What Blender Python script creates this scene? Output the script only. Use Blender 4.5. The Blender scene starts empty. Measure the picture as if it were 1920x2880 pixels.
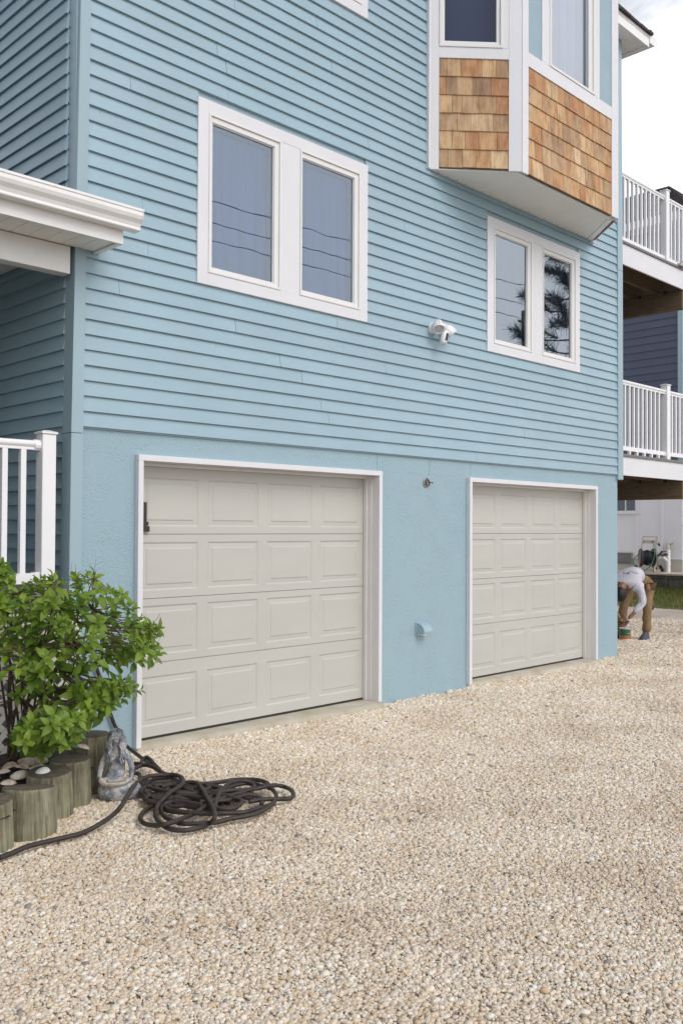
import bpy, bmesh, math, random
from mathutils import Vector, Matrix, noise
from mathutils.bvhtree import BVHTree
random.seed(11)
S = bpy.context.scene
COL = S.collection
R = math.radians

# ------------------------------------------------------------------ camera
CAM_LOC = Vector((-3.8299, -6.0846, 1.6942))
YAW, PITCH, ROLL = 0.7845, 0.0173, 0.0048
fw = Vector((math.sin(YAW)*math.cos(PITCH), math.cos(YAW)*math.cos(PITCH), math.sin(PITCH)))
rt = Vector((math.cos(YAW), -math.sin(YAW), 0.0)); up = rt.cross(fw)
rt, up = rt*math.cos(ROLL)+up*math.sin(ROLL), up*math.cos(ROLL)-rt*math.sin(ROLL)
cam = bpy.data.cameras.new('camera'); camo = bpy.data.objects.new('camera', cam); COL.objects.link(camo)
M = Matrix((rt, up, -fw)).transposed().to_4x4(); M.translation = CAM_LOC
camo.matrix_world = M
cam.sensor_fit = 'VERTICAL'; cam.sensor_height = 36.0; cam.sensor_width = 24.0
cam.lens = 2562.0/2880.0*36.0
cam.clip_start = 0.05; cam.clip_end = 2000.0
S.camera = camo

# ------------------------------------------------------------------ world, sun, exposure
SUN_EL, SUN_AZ = R(47), R(178)          # azimuth measured clockwise from +y
W = bpy.data.worlds.new('World'); S.world = W; W.use_nodes = True
nt = W.node_tree; nt.nodes.clear()
def N(t, typ, **kw):
    n = t.nodes.new(typ)
    for k, v in kw.items():
        if k in n.inputs: n.inputs[k].default_value = v
        else: setattr(n, k, v)
    return n
out = N(nt, 'ShaderNodeOutputWorld'); bg = N(nt, 'ShaderNodeBackground'); bg.inputs['Strength'].default_value = 0.060
sky = N(nt, 'ShaderNodeTexSky'); sky.sky_type = 'NISHITA'; sky.sun_disc = False
sky.sun_elevation = SUN_EL; sky.sun_rotation = SUN_AZ; sky.air_density = 1.0; sky.dust_density = 0.8; sky.ozone_density = 2.5
tc = N(nt, 'ShaderNodeTexCoord'); mp = N(nt, 'ShaderNodeMapping'); mp.inputs['Scale'].default_value = (1.0, 1.0, 2.6)
mp.inputs['Location'].default_value = (3.1, 1.7, 0.4)
nz = N(nt, 'ShaderNodeTexNoise'); nz.inputs['Scale'].default_value = 2.1; nz.inputs['Detail'].default_value = 7; nz.inputs['Roughness'].default_value = 0.58
nz.inputs['Distortion'].default_value = 0.35
sx = N(nt, 'ShaderNodeSeparateXYZ')
hz_ = N(nt, 'ShaderNodeMapRange'); hz_.inputs['From Min'].default_value = 0.05; hz_.inputs['From Max'].default_value = 0.62
hz_.inputs['To Min'].default_value = 0.78; hz_.inputs['To Max'].default_value = 0.0
ad = N(nt, 'ShaderNodeMath', operation='ADD')
rp = N(nt, 'ShaderNodeValToRGB'); rp.color_ramp.elements[0].position = 0.53; rp.color_ramp.elements[1].position = 0.72
mx = N(nt, 'ShaderNodeMixRGB'); mx.inputs['Color2'].default_value = (18.0, 18.1, 18.6, 1)
L = nt.links.new
L(tc.outputs['Generated'], mp.inputs['Vector']); L(mp.outputs['Vector'], nz.inputs['Vector'])
L(tc.outputs['Generated'], sx.inputs['Vector']); L(sx.outputs['Z'], hz_.inputs['Value'])
L(nz.outputs['Fac'], ad.inputs[0]); L(hz_.outputs['Result'], ad.inputs[1]); L(ad.outputs[0], rp.inputs['Fac'])
L(rp.outputs['Color'], mx.inputs['Fac']); L(sky.outputs['Color'], mx.inputs['Color1'])
L(mx.outputs['Color'], bg.inputs['Color']); L(bg.outputs['Background'], out.inputs['Surface'])
sl = bpy.data.lights.new('sun', 'SUN'); sl.energy = 1.5; sl.angle = R(38); sl.color = (1.0, 0.965, 0.915)
so = bpy.data.objects.new('sun', sl); COL.objects.link(so)
sd = Vector((math.sin(SUN_AZ)*math.cos(SUN_EL), math.cos(SUN_AZ)*math.cos(SUN_EL), math.sin(SUN_EL)))
so.rotation_euler = (-sd).to_track_quat('-Z', 'Y').to_euler(); so.location = (0, -20, 20)
S.view_settings.view_transform = 'Standard'; S.view_settings.look = 'None'
S.view_settings.gamma = 1.0; S.view_settings.use_curve_mapping = False
S.view_settings.exposure = 0.40
S.cycles.max_bounces = 8; S.cycles.transparent_max_bounces = 12
S.cycles.use_denoising = True

# ------------------------------------------------------------------ materials
def newmat(name):
    m = bpy.data.materials.new(name); m.use_nodes = True
    t = m.node_tree; b = t.nodes['Principled BSDF']; return m, t, b
def rgb(r, g, b): return (r, g, b, 1)
def ramp(t, stops, interp='LINEAR'):
    n = N(t, 'ShaderNodeValToRGB'); cr = n.color_ramp; cr.interpolation = interp
    while len(cr.elements) < len(stops): cr.elements.new(0.5)
    for e, (p, c) in zip(cr.elements, stops): e.position = p; e.color = rgb(*c)
    return n
def objmap(t, scale=(1, 1, 1), src='Object'):
    c = N(t, 'ShaderNodeTexCoord'); m = N(t, 'ShaderNodeMapping'); m.inputs['Scale'].default_value = scale
    t.links.new(c.outputs[src], m.inputs['Vector']); return m
def noise_n(t, vec, scale, detail=4, rough=0.55, dist=0.0):
    n = N(t, 'ShaderNodeTexNoise'); n.inputs['Scale'].default_value = scale; n.inputs['Detail'].default_value = detail
    n.inputs['Roughness'].default_value = rough; n.inputs['Distortion'].default_value = dist
    t.links.new(vec.outputs[0], n.inputs['Vector']); return n
def bump(t, b, h, strength=0.4, dist=0.01, prev=None):
    n = N(t, 'ShaderNodeBump'); n.inputs['Strength'].default_value = strength; n.inputs['Distance'].default_value = dist
    t.links.new(h, n.inputs['Height'])
    if prev: t.links.new(prev.outputs[0], n.inputs['Normal'])
    t.links.new(n.outputs[0], b.inputs['Normal']); return n
def simple(name, c, rough=0.5, var=0.05, nscale=8.0, bstr=0.0, bscale=60.0, bdist=0.003, spec=0.5, metal=0.0, stretch=(1, 1, 1), objvar=0.0, c2=None):
    m, t, b = newmat(name)
    mpn = objmap(t, stretch); nn = noise_n(t, mpn, nscale, 5)
    lo = tuple(x*(1-var) for x in c) if c2 is None else c2
    hi = tuple(min(1, x*(1+var)) for x in c)
    rp = ramp(t, [(0.3, lo), (0.7, hi)]); t.links.new(nn.outputs['Fac'], rp.inputs['Fac'])
    col = rp.outputs['Color']
    if objvar:
        oi = N(t, 'ShaderNodeObjectInfo'); mr = N(t, 'ShaderNodeMapRange'); mr.inputs['To Min'].default_value = 1-objvar; mr.inputs['To Max'].default_value = 1+objvar
        t.links.new(oi.outputs['Random'], mr.inputs['Value'])
        hs = N(t, 'ShaderNodeHueSaturation'); t.links.new(mr.outputs[0], hs.inputs['Value']); t.links.new(col, hs.inputs['Color']); col = hs.outputs['Color']
    t.links.new(col, b.inputs['Base Color'])
    b.inputs['Roughness'].default_value = rough; b.inputs['Metallic'].default_value = metal
    b.inputs['Specular IOR Level'].default_value = spec
    if bstr:
        bn = noise_n(t, mpn, bscale, 4); bump(t, b, bn.outputs['Fac'], bstr, bdist)
    return m

def wood_paint(name, c, rough=0.45, grain=0.35, objvar=0.03):
    m, t, b = newmat(name)
    g = objmap(t, (2.2, 2.2, 60)); n1 = noise_n(t, g, 3.0, 6, 0.6, 0.6)
    o = objmap(t, (1, 1, 1)); n2 = noise_n(t, o, 1.3, 5)
    n3 = noise_n(t, o, 2.4, 3)
    r1 = ramp(t, [(0.3, tuple(x*0.955 for x in c)), (0.7, tuple(x*1.03 for x in c))]); t.links.new(n2.outputs['Fac'], r1.inputs['Fac'])
    oi = N(t, 'ShaderNodeObjectInfo'); mr = N(t, 'ShaderNodeMapRange'); mr.inputs['To Min'].default_value = 1-objvar; mr.inputs['To Max'].default_value = 1+objvar
    t.links.new(oi.outputs['Random'], mr.inputs['Value'])
    hs = N(t, 'ShaderNodeHueSaturation'); t.links.new(mr.outputs[0], hs.inputs['Value']); t.links.new(r1.outputs[0], hs.inputs['Color'])
    # nail-hole and scuff specks
    v = N(t, 'ShaderNodeTexVoronoi'); v.inputs['Scale'].default_value = 5.0; t.links.new(o.outputs[0], v.inputs['Vector'])
    lt = N(t, 'ShaderNodeMath', operation='LESS_THAN'); lt.inputs[1].default_value = 0.035; t.links.new(v.outputs['Distance'], lt.inputs[0])
    mm = N(t, 'ShaderNodeMath', operation='MULTIPLY'); mm.inputs[1].default_value = 0.45; t.links.new(lt.outputs[0], mm.inputs[0])
    mc = N(t, 'ShaderNodeMixRGB'); mc.inputs['Color2'].default_value = rgb(*(x*0.45 for x in c))
    t.links.new(mm.outputs[0], mc.inputs['Fac']); t.links.new(hs.outputs['Color'], mc.inputs['Color1'])
    t.links.new(mc.outputs[0], b.inputs['Base Color'])
    rr = N(t, 'ShaderNodeMapRange'); rr.inputs['To Min'].default_value = rough-0.08; rr.inputs['To Max'].default_value = rough+0.15
    t.links.new(n3.outputs['Fac'], rr.inputs['Value']); t.links.new(rr.outputs[0], b.inputs['Roughness'])
    # grain is stronger on some boards than on others
    mk = N(t, 'ShaderNodeMath', operation='MULTIPLY'); t.links.new(n1.outputs['Fac'], mk.inputs[0]); t.links.new(n3.outputs['Fac'], mk.inputs[1])
    bump(t, b, mk.outputs[0], grain*1.6, 0.007)
    return m

BLUE = (0.312, 0.440, 0.508)
MT = {}
MT['blue'] = wood_paint('blue_siding_paint', BLUE)
MT['blue_trim'] = simple('blue_trim_paint', (0.315, 0.430, 0.485), 0.42, 0.03, 3, 0.1, 40, 0.002, stretch=(1, 1, 0.2))
# stucco panels: lacy raised texture with smoother trowelled patches
m, t, b = newmat('blue_stucco'); o = objmap(t)
na = noise_n(t, o, 48, 2, 0.45, 1.1); nb = noise_n(t, o, 4.6, 4, 0.55, 0.4); nc = noise_n(t, o, 1.1, 4)
v = N(t, 'ShaderNodeTexVoronoi'); v.inputs['Scale'].default_value = 85; v.feature = 'SMOOTH_F1'; t.links.new(o.outputs[0], v.inputs['Vector'])
mk = ramp(t, [(0.36, (0.12, 0.12, 0.12)), (0.60, (1, 1, 1))]); t.links.new(nb.outputs['Fac'], mk.inputs['Fac'])
hh = N(t, 'ShaderNodeMath', operation='SUBTRACT'); t.links.new(na.outputs['Fac'], hh.inputs[0]); hh.inputs[1].default_value = 0.5
h2 = N(t, 'ShaderNodeMath', operation='MULTIPLY'); t.links.new(hh.outputs[0], h2.inputs[0]); t.links.new(mk.outputs[0], h2.inputs[1])
bump(t, b, h2.outputs[0], 0.52, 0.016)
r1 = ramp(t, [(0.3, (0.290, 0.408, 0.468)), (0.7, (0.302, 0.424, 0.486))]); t.links.new(nc.outputs['Fac'], r1.inputs['Fac']); t.links.new(r1.outputs[0], b.inputs['Base Color'])
b.inputs['Roughness'].default_value = 0.5
MT['stucco'] = m
MT['white'] = simple('white_trim_paint', (0.705, 0.70, 0.725), 0.42, 0.025, 2.5, 0.06, 30, 0.002)
MT['vinyl'] = simple('white_vinyl', (0.81, 0.805, 0.82), 0.32, 0.02, 3)
MT['sash'] = simple('window_sash_white', (0.74, 0.73, 0.72), 0.38, 0.02, 4)
MT['gutter'] = simple('white_gutter_metal', (0.83, 0.815, 0.80), 0.3, 0.04, 5)
MT['soffit'] = simple('white_soffit_panel', (0.83, 0.815, 0.785), 0.5, 0.03, 4)
MT['jamb'] = simple('white_jamb_paint', (0.72, 0.70, 0.69), 0.45, 0.03, 4)
MT['door'] = simple('cream_garage_door', (0.50, 0.492, 0.455), 0.38, 0.035, 1.6, 0.14, 25, 0.002, stretch=(0.8, 1, 3))
MT['rubber'] = simple('black_rubber', (0.018, 0.018, 0.018), 0.6)
MT['black'] = simple('black_plastic', (0.014, 0.014, 0.015), 0.35)
MT['bronze'] = simple('dark_bronze_metal', (0.03, 0.022, 0.018), 0.45, 0.2)
# concrete apron with stains
m, t, b = newmat('concrete'); o = objmap(t); n1 = noise_n(t, o, 3.5, 6, 0.6); n2 = noise_n(t, o, 90, 3)
r1 = ramp(t, [(0.25, (0.33, 0.28, 0.16)), (0.48, (0.43, 0.39, 0.31)), (0.75, (0.53, 0.50, 0.44))]); t.links.new(n1.outputs['Fac'], r1.inputs['Fac']); t.links.new(r1.outputs[0], b.inputs['Base Color'])
b.inputs['Roughness'].default_value = 0.85; bump(t, b, n2.outputs['Fac'], 0.4, 0.004)
MT['concrete'] = m
# cedar shingle
m, t, b = newmat('cedar_shingle'); o = objmap(t, (26, 26, 1.6)); n1 = noise_n(t, o, 3.0, 5, 0.6, 0.3)
oi = N(t, 'ShaderNodeObjectInfo')
r1 = ramp(t, [(0.0, (0.47, 0.235, 0.11)), (0.20, (0.53, 0.29, 0.14)), (0.38, (0.61, 0.385, 0.20)), (0.5, (0.34, 0.21, 0.125)), (0.64, (0.66, 0.44, 0.24)), (0.82, (0.44, 0.28, 0.16)), (1.0, (0.70, 0.50, 0.30))])
t.links.new(oi.outputs['Random'], r1.inputs['Fac'])
r2 = ramp(t, [(0.25, (0.66, 0.60, 0.55)), (0.5, (1, 1, 1)), (0.8, (1.08, 1.06, 1.02))]); t.links.new(n1.outputs['Fac'], r2.inputs['Fac'])
mu = N(t, 'ShaderNodeMixRGB', blend_type='MULTIPLY'); mu.inputs['Fac'].default_value = 0.85
t.links.new(r1.outputs[0], mu.inputs['Color1']); t.links.new(r2.outputs[0], mu.inputs['Color2'])
o2 = objmap(t, (7, 7, 2.5)); n4 = noise_n(t, o2, 2.2, 3)
r3 = ramp(t, [(0.36, (0.55, 0.45, 0.38)), (0.58, (1, 1, 1))]); t.links.new(n4.outputs['Fac'], r3.inputs['Fac'])
mu2 = N(t, 'ShaderNodeMixRGB', blend_type='MULTIPLY'); mu2.inputs['Fac'].default_value = 0.6
t.links.new(mu.outputs[0], mu2.inputs['Color1']); t.links.new(r3.outputs[0], mu2.inputs['Color2'])
t.links.new(mu2.outputs[0], b.inputs['Base Color']); b.inputs['Roughness'].default_value = 0.75
bump(t, b, n1.outputs['Fac'], 0.35, 0.003)
MT['cedar'] = m
def glass(name, tint=(0.8, 0.85, 0.9), ior=1.75):
    m = bpy.data.materials.new(name); m.use_nodes = True; t = m.node_tree; t.nodes.clear()
    o = N(t, 'ShaderNodeOutputMaterial'); tr = N(t, 'ShaderNodeBsdfTransparent'); gl = N(t, 'ShaderNodeBsdfGlossy'); fr = N(t, 'ShaderNodeFresnel'); mixs = N(t, 'ShaderNodeMixShader')
    tr.inputs['Color'].default_value = rgb(*tint); gl.inputs['Roughness'].default_value = 0.004; gl.inputs['Color'].default_value = (0.82, 0.91, 1, 1); fr.inputs['IOR'].default_value = ior
    om = objmap(t); nn = noise_n(t, om, 1.4, 2); bn = N(t, 'ShaderNodeBump'); bn.inputs['Strength'].default_value = 0.02; bn.inputs['Distance'].default_value = 0.05
    t.links.new(nn.outputs['Fac'], bn.inputs['Height']); t.links.new(bn.outputs[0], gl.inputs['Normal'])
    t.links.new(fr.outputs[0], mixs.inputs[0]); t.links.new(tr.outputs[0], mixs.inputs[1]); t.links.new(gl.outputs[0], mixs.inputs[2]); t.links.new(mixs.outputs[0], o.inputs['Surface']); return m
MT['glass'] = glass('coated_window_glass', (0.80, 0.86, 0.92), 2.6)
MT['mirror_glass'] = glass('reflective_window_glass', (0.80, 0.86, 0.92), 3.5)
MT['clear_glass'] = glass('clear_window_glass', (0.93, 0.945, 0.96), 1.48)
MT['blind'] = simple('blue_grey_shade_cloth', (0.36, 0.56, 0.88), 0.8, 0.10, 2, stretch=(6, 6, 0.4))
MT['pale_blind'] = simple('pale_shade_cloth', (0.40, 0.43, 0.52), 0.8, 0.05, 2, stretch=(6, 6, 0.4))
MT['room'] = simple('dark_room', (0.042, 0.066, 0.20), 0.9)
MT['curtain'] = simple('pale_curtain', (0.85, 0.84, 0.88), 0.8, 0.05, 3, stretch=(8, 8, 0.2))
MT['roof'] = simple('dark_roof_shingle', (0.055, 0.048, 0.052), 0.9, 0.35, 14, 0.5, 60, 0.01, objvar=0.25)
# pressure-treated deck timber
m, t, b = newmat('brown_deck_timber'); o = objmap(t, (2, 2, 30)); n1 = noise_n(t, o, 2.5, 6, 0.6, 0.8)
r1 = ramp(t, [(0.3, (0.095, 0.062, 0.036)), (0.55, (0.155, 0.105, 0.062)), (0.8, (0.20, 0.145, 0.09))]); t.links.new(n1.outputs['Fac'], r1.inputs['Fac']); t.links.new(r1.outputs[0], b.inputs['Base Color']); b.inputs['Roughness'].default_value = 0.8
MT['timber'] = m
MT['deckgrey'] = simple('grey_deck_board', (0.19, 0.185, 0.18), 0.7, 0.1, 6)
MT['navy'] = simple('navy_siding_paint', (0.056, 0.072, 0.118), 0.55, 0.06, 2.0, objvar=0.06)
MT['board_white'] = simple('white_board_batten', (0.80, 0.785, 0.815), 0.55, 0.03, 1.2)
MT['greige'] = simple('greige_concrete_foundation', (0.52, 0.50, 0.45), 0.8, 0.06, 3)
MT['vent'] = simple('grey_vent_metal', (0.23, 0.21, 0.205), 0.5, 0.05, 20)
MT['dkglass'] = simple('dark_window_glass', (0.03, 0.045, 0.08), 0.06, 0.3, 1.0, spec=0.6)
MT['block'] = simple('dark_retaining_block', (0.095, 0.085, 0.072), 0.95, 0.4, 9, 0.8, 25, 0.03, objvar=0.2)
MT['blockcap'] = simple('tan_cap_block', (0.40, 0.34, 0.29), 0.9, 0.12, 9)
MT['soil'] = simple('dark_garden_soil', (0.045, 0.032, 0.022), 0.95, 0.5, 14, 0.9, 40, 0.03)
MT['lattice'] = simple('offwhite_lattice', (0.62, 0.585, 0.53), 0.6, 0.08, 5)
MT['shell'] = simple('sea_shell', (0.70, 0.64, 0.56), 0.5, 0.25, 18, 0.2, 60, 0.003, c2=(0.36, 0.24, 0.15))
MT['white_shell'] = simple('white_sea_shell', (0.80, 0.79, 0.77), 0.4, 0.06, 8)
# weathered green-treated log
m, t, b = newmat('weathered_log'); o = objmap(t, (12, 12, 0.6)); n1 = noise_n(t, o, 3.4, 8, 0.72, 0.5); o2 = objmap(t); n2 = noise_n(t, o2, 5.5, 4)
r1 = ramp(t, [(0.33, (0.030, 0.026, 0.019)), (0.40, (0.150, 0.136, 0.088)), (0.58, (0.300, 0.282, 0.185)), (0.78, (0.46, 0.465, 0.38))]); t.links.new(n1.outputs['Fac'], r1.inputs['Fac'])
r2 = ramp(t, [(0.32, (0.52, 0.50, 0.48)), (0.55, (1, 1, 1)), (0.75, (0.92, 1.08, 0.98))]); t.links.new(n2.outputs['Fac'], r2.inputs['Fac'])
mu = N(t, 'ShaderNodeMixRGB', blend_type='MULTIPLY'); mu.inputs['Fac'].default_value = 0.8; t.links.new(r1.outputs[0], mu.inputs['Color1']); t.links.new(r2.outputs[0], mu.inputs['Color2'])
t.links.new(mu.outputs[0], b.inputs['Base Color']); b.inputs['Roughness'].default_value = 0.85; bump(t, b, n1.outputs['Fac'], 0.6, 0.008)
MT['log'] = m
MT['log_end'] = simple('weathered_log_end', (0.115, 0.095, 0.068), 0.9, 0.35, 22, 0.5, 50, 0.005)
# statue: blue-grey glaze weathered to chalky white
m, t, b = newmat('weathered_statue'); o = objmap(t); n1 = noise_n(t, o, 17, 6, 0.68); n2 = noise_n(t, o, 90, 3)
r1 = ramp(t, [(0.33, (0.085, 0.085, 0.10)), (0.44, (0.165, 0.18, 0.21)), (0.53, (0.28, 0.295, 0.325)), (0.575, (0.58, 0.535, 0.50)), (0.62, (0.22, 0.235, 0.26)), (0.70, (0.62, 0.57, 0.53))]); t.links.new(n1.outputs['Fac'], r1.inputs['Fac']); t.links.new(r1.outputs[0], b.inputs['Base Color'])
b.inputs['Roughness'].default_value = 0.7; bump(t, b, n2.outputs['Fac'], 0.5, 0.004); MT['statue'] = m
MT['statue_bowl'] = simple('chalky_statue_bowl', (0.52, 0.46, 0.38), 0.85, 0.2, 25, 0.5, 60, 0.004, c2=(0.30, 0.28, 0.27))
# ribbed hose
MT['hose'] = simple('dark_brown_hose', (0.036, 0.026, 0.022), 0.55, 0.25, 30, 0.5, 150, 0.004)
MT['bark'] = simple('shrub_bark', (0.10, 0.062, 0.040), 0.85, 0.3, 40, 0.4, 90, 0.003)
def leafmat(name, lo, hi, tr=0.35):
    m, t, b = newmat(name); oi = N(t, 'ShaderNodeObjectInfo'); o = objmap(t); n1 = noise_n(t, o, 3.4, 3)
    ge = N(t, 'ShaderNodeNewGeometry'); mxr = N(t, 'ShaderNodeMath', operation='ADD'); t.links.new(n1.outputs['Fac'], mxr.inputs[0])
    sc = N(t, 'ShaderNodeMath', operation='MULTIPLY_ADD'); sc.inputs[1].default_value = 0.55; sc.inputs[2].default_value = -0.28; t.links.new(ge.outputs['Random Per Island'], sc.inputs[0]); t.links.new(sc.outputs[0], mxr.inputs[1])
    s2 = N(t, 'ShaderNodeMath', operation='MULTIPLY_ADD'); s2.inputs[1].default_value = 0.3; s2.inputs[2].default_value = -0.15; t.links.new(oi.outputs['Random'], s2.inputs[0])
    a3 = N(t, 'ShaderNodeMath', operation='ADD'); t.links.new(mxr.outputs[0], a3.inputs[0]); t.links.new(s2.outputs[0], a3.inputs[1])
    r1 = ramp(t, [(0.2, lo), (0.8, hi)]); t.links.new(a3.outputs[0], r1.inputs['Fac'])
    t.links.new(r1.outputs[0], b.inputs['Base Color']); b.inputs['Roughness'].default_value = 0.42; b.inputs['Specular IOR Level'].default_value = 0.4
    tl = N(t, 'ShaderNodeBsdfTranslucent'); t.links.new(r1.outputs[0], tl.inputs['Color']); ms = N(t, 'ShaderNodeMixShader'); ms.inputs[0].default_value = tr
    t.links.new(b.outputs[0], ms.inputs[1]); t.links.new(tl.outputs[0], ms.inputs[2]); t.links.new(ms.outputs[0], t.nodes['Material Output'].inputs['Surface']); return m
MT['leaf'] = leafmat('shrub_leaf', (0.11, 0.205, 0.024), (0.34, 0.47, 0.06), 0.45)
MT['grass'] = leafmat('grass_blade', (0.095, 0.15, 0.028), (0.30, 0.28, 0.09), 0.25)
MT['conifer'] = leafmat('conifer_needle', (0.018, 0.028, 0.012), (0.045, 0.065, 0.026), 0.1)
MT['lawn'] = simple('grass_bank', (0.17, 0.155, 0.06), 0.95, 0.3, 3, 0.5, 60, 0.02, c2=(0.10, 0.12, 0.04))
MT['asphalt'] = simple('asphalt', (0.055, 0.055, 0.055), 0.9, 0.2, 6, 0.4, 80, 0.004)
MT['blocker_wall'] = simple('blocker_blue_grey', (0.17, 0.26, 0.36), 0.8, 0.08, 2)  # for the added unseen building; blue chosen to cool its bounce light
# gravel: pebble and bed
m, t, b = newmat('pebble'); oi = N(t, 'ShaderNodeObjectInfo')
r1 = ramp(t, [(0.0, (0.745, 0.655, 0.525)), (0.13, (0.72, 0.60, 0.475)), (0.28, (0.785, 0.715, 0.605)), (0.44, (0.645, 0.545, 0.42)), (0.56, (0.815, 0.77, 0.69)), (0.72, (0.725, 0.62, 0.475)), (0.84, (0.65, 0.59, 0.545)), (0.92, (0.66, 0.48, 0.31)), (0.95, (0.84, 0.815, 0.79)), (0.988, (0.28, 0.26, 0.25))], 'CONSTANT')
t.links.new(oi.outputs['Random'], r1.inputs['Fac']); o = objmap(t); n1 = noise_n(t, o, 40, 4)
r2 = ramp(t, [(0.3, (0.82, 0.79, 0.76)), (0.7, (1.05, 1.04, 1.02))]); t.links.new(n1.outputs['Fac'], r2.inputs['Fac'])
mu = N(t, 'ShaderNodeMixRGB', blend_type='MULTIPLY'); mu.inputs['Fac'].default_value = 1; t.links.new(r1.outputs[0], mu.inputs['Color1']); t.links.new(r2.outputs[0], mu.inputs['Color2'])
# broad patches of paler and browner stone
ge = N(t, 'ShaderNodeNewGeometry'); n2 = N(t, 'ShaderNodeTexNoise'); n2.inputs['Scale'].default_value = 1.3; n2.inputs['Detail'].default_value = 4; t.links.new(ge.outputs['Position'], n2.inputs['Vector'])
r3 = ramp(t, [(0.34, (0.88, 0.84, 0.79)), (0.58, (1.03, 1.03, 1.02))]); t.links.new(n2.outputs['Fac'], r3.inputs['Fac'])
mu2 = N(t, 'ShaderNodeMixRGB', blend_type='MULTIPLY'); mu2.inputs['Fac'].default_value = 1; t.links.new(mu.outputs[0], mu2.inputs['Color1']); t.links.new(r3.outputs[0], mu2.inputs['Color2'])
t.links.new(mu2.outputs[0], b.inputs['Base Color']); b.inputs['Roughness'].default_value = 0.62; MT['pebble'] = m
m, t, b = newmat('gravel_bed'); o = objmap(t)
v = N(t, 'ShaderNodeTexVoronoi'); v.inputs['Scale'].default_value = 46; t.links.new(o.outputs[0], v.inputs['Vector'])
sp = N(t, 'ShaderNodeSeparateColor'); t.links.new(v.outputs['Color'], sp.inputs[0])
r1 = ramp(t, [(0.0, (0.50, 0.42, 0.33)), (0.35, (0.66, 0.57, 0.47)), (0.7, (0.76, 0.68, 0.60)), (1.0, (0.54, 0.46, 0.38))]); t.links.new(sp.outputs[0], r1.inputs['Fac'])
n2 = noise_n(t, o, 0.9, 5); r3 = ramp(t, [(0.34, (0.74, 0.68, 0.60)), (0.6, (1, 1, 1))]); t.links.new(n2.outputs['Fac'], r3.inputs['Fac'])
mu = N(t, 'ShaderNodeMixRGB', blend_type='MULTIPLY'); mu.inputs['Fac'].default_value = 1; t.links.new(r1.outputs[0], mu.inputs['Color1']); t.links.new(r3.outputs[0], mu.inputs['Color2'])
t.links.new(mu.outputs[0], b.inputs['Base Color']); b.inputs['Roughness'].default_value = 0.9
iv = N(t, 'ShaderNodeMath', operation='SUBTRACT'); iv.inputs[0].default_value = 1; t.links.new(v.outputs['Distance'], iv.inputs[1]); bump(t, b, iv.outputs[0], 0.9, 0.014); MT['gravel'] = m
MT['pvc'] = simple('white_pvc', (0.78, 0.77, 0.77), 0.3, 0.02)
MT['tan_plastic'] = simple('tan_plastic', (0.33, 0.275, 0.235), 0.5, 0.06)
MT['green_hose'] = simple('green_hose', (0.035, 0.19, 0.115), 0.45)
MT['skin'] = simple('skin', (0.24, 0.115, 0.07), 0.55, 0.08, 20)
MT['hair'] = simple('black_hair', (0.010, 0.010, 0.013), 0.6, 0.3, 60)
MT['shirt'] = simple('white_long_sleeve_shirt', (0.55, 0.53, 0.60), 0.8, 0.05, 9, 0.4, 22, 0.02)
MT['trouser'] = simple('tan_work_trousers', (0.235, 0.155, 0.078), 0.85, 0.15, 10, 0.4, 20, 0.02)
MT['shoe'] = simple('grey_blue_shoe', (0.055, 0.065, 0.095), 0.7, 0.2, 40)
MT['sole'] = simple('grey_shoe_sole', (0.12, 0.12, 0.125), 0.8)
MT['logo'] = simple('blue_print', (0.10, 0.19, 0.33), 0.8)
MT['ink'] = simple('grey_print', (0.20, 0.20, 0.26), 0.8)
MT['can_green'] = simple('green_can_label', (0.03, 0.115, 0.035), 0.35)
MT['can_orange'] = simple('orange_can_label', (0.42, 0.13, 0.03), 0.35)
MT['can_metal'] = simple('pale_can_metal', (0.55, 0.55, 0.58), 0.35)
MT['steel'] = simple('worn_zinc_metal', (0.42, 0.40, 0.385), 0.35, 0.3, 60, metal=0.7)
MT['dark_stone'] = simple('dark_stone', (0.04, 0.03, 0.028), 0.9, 0.3, 30)
MT['wire'] = simple('black_cable', (0.012, 0.012, 0.014), 0.6)
MT['pole'] = simple('grey_wood_pole', (0.16, 0.13, 0.105), 0.9, 0.2, 8)

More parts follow.
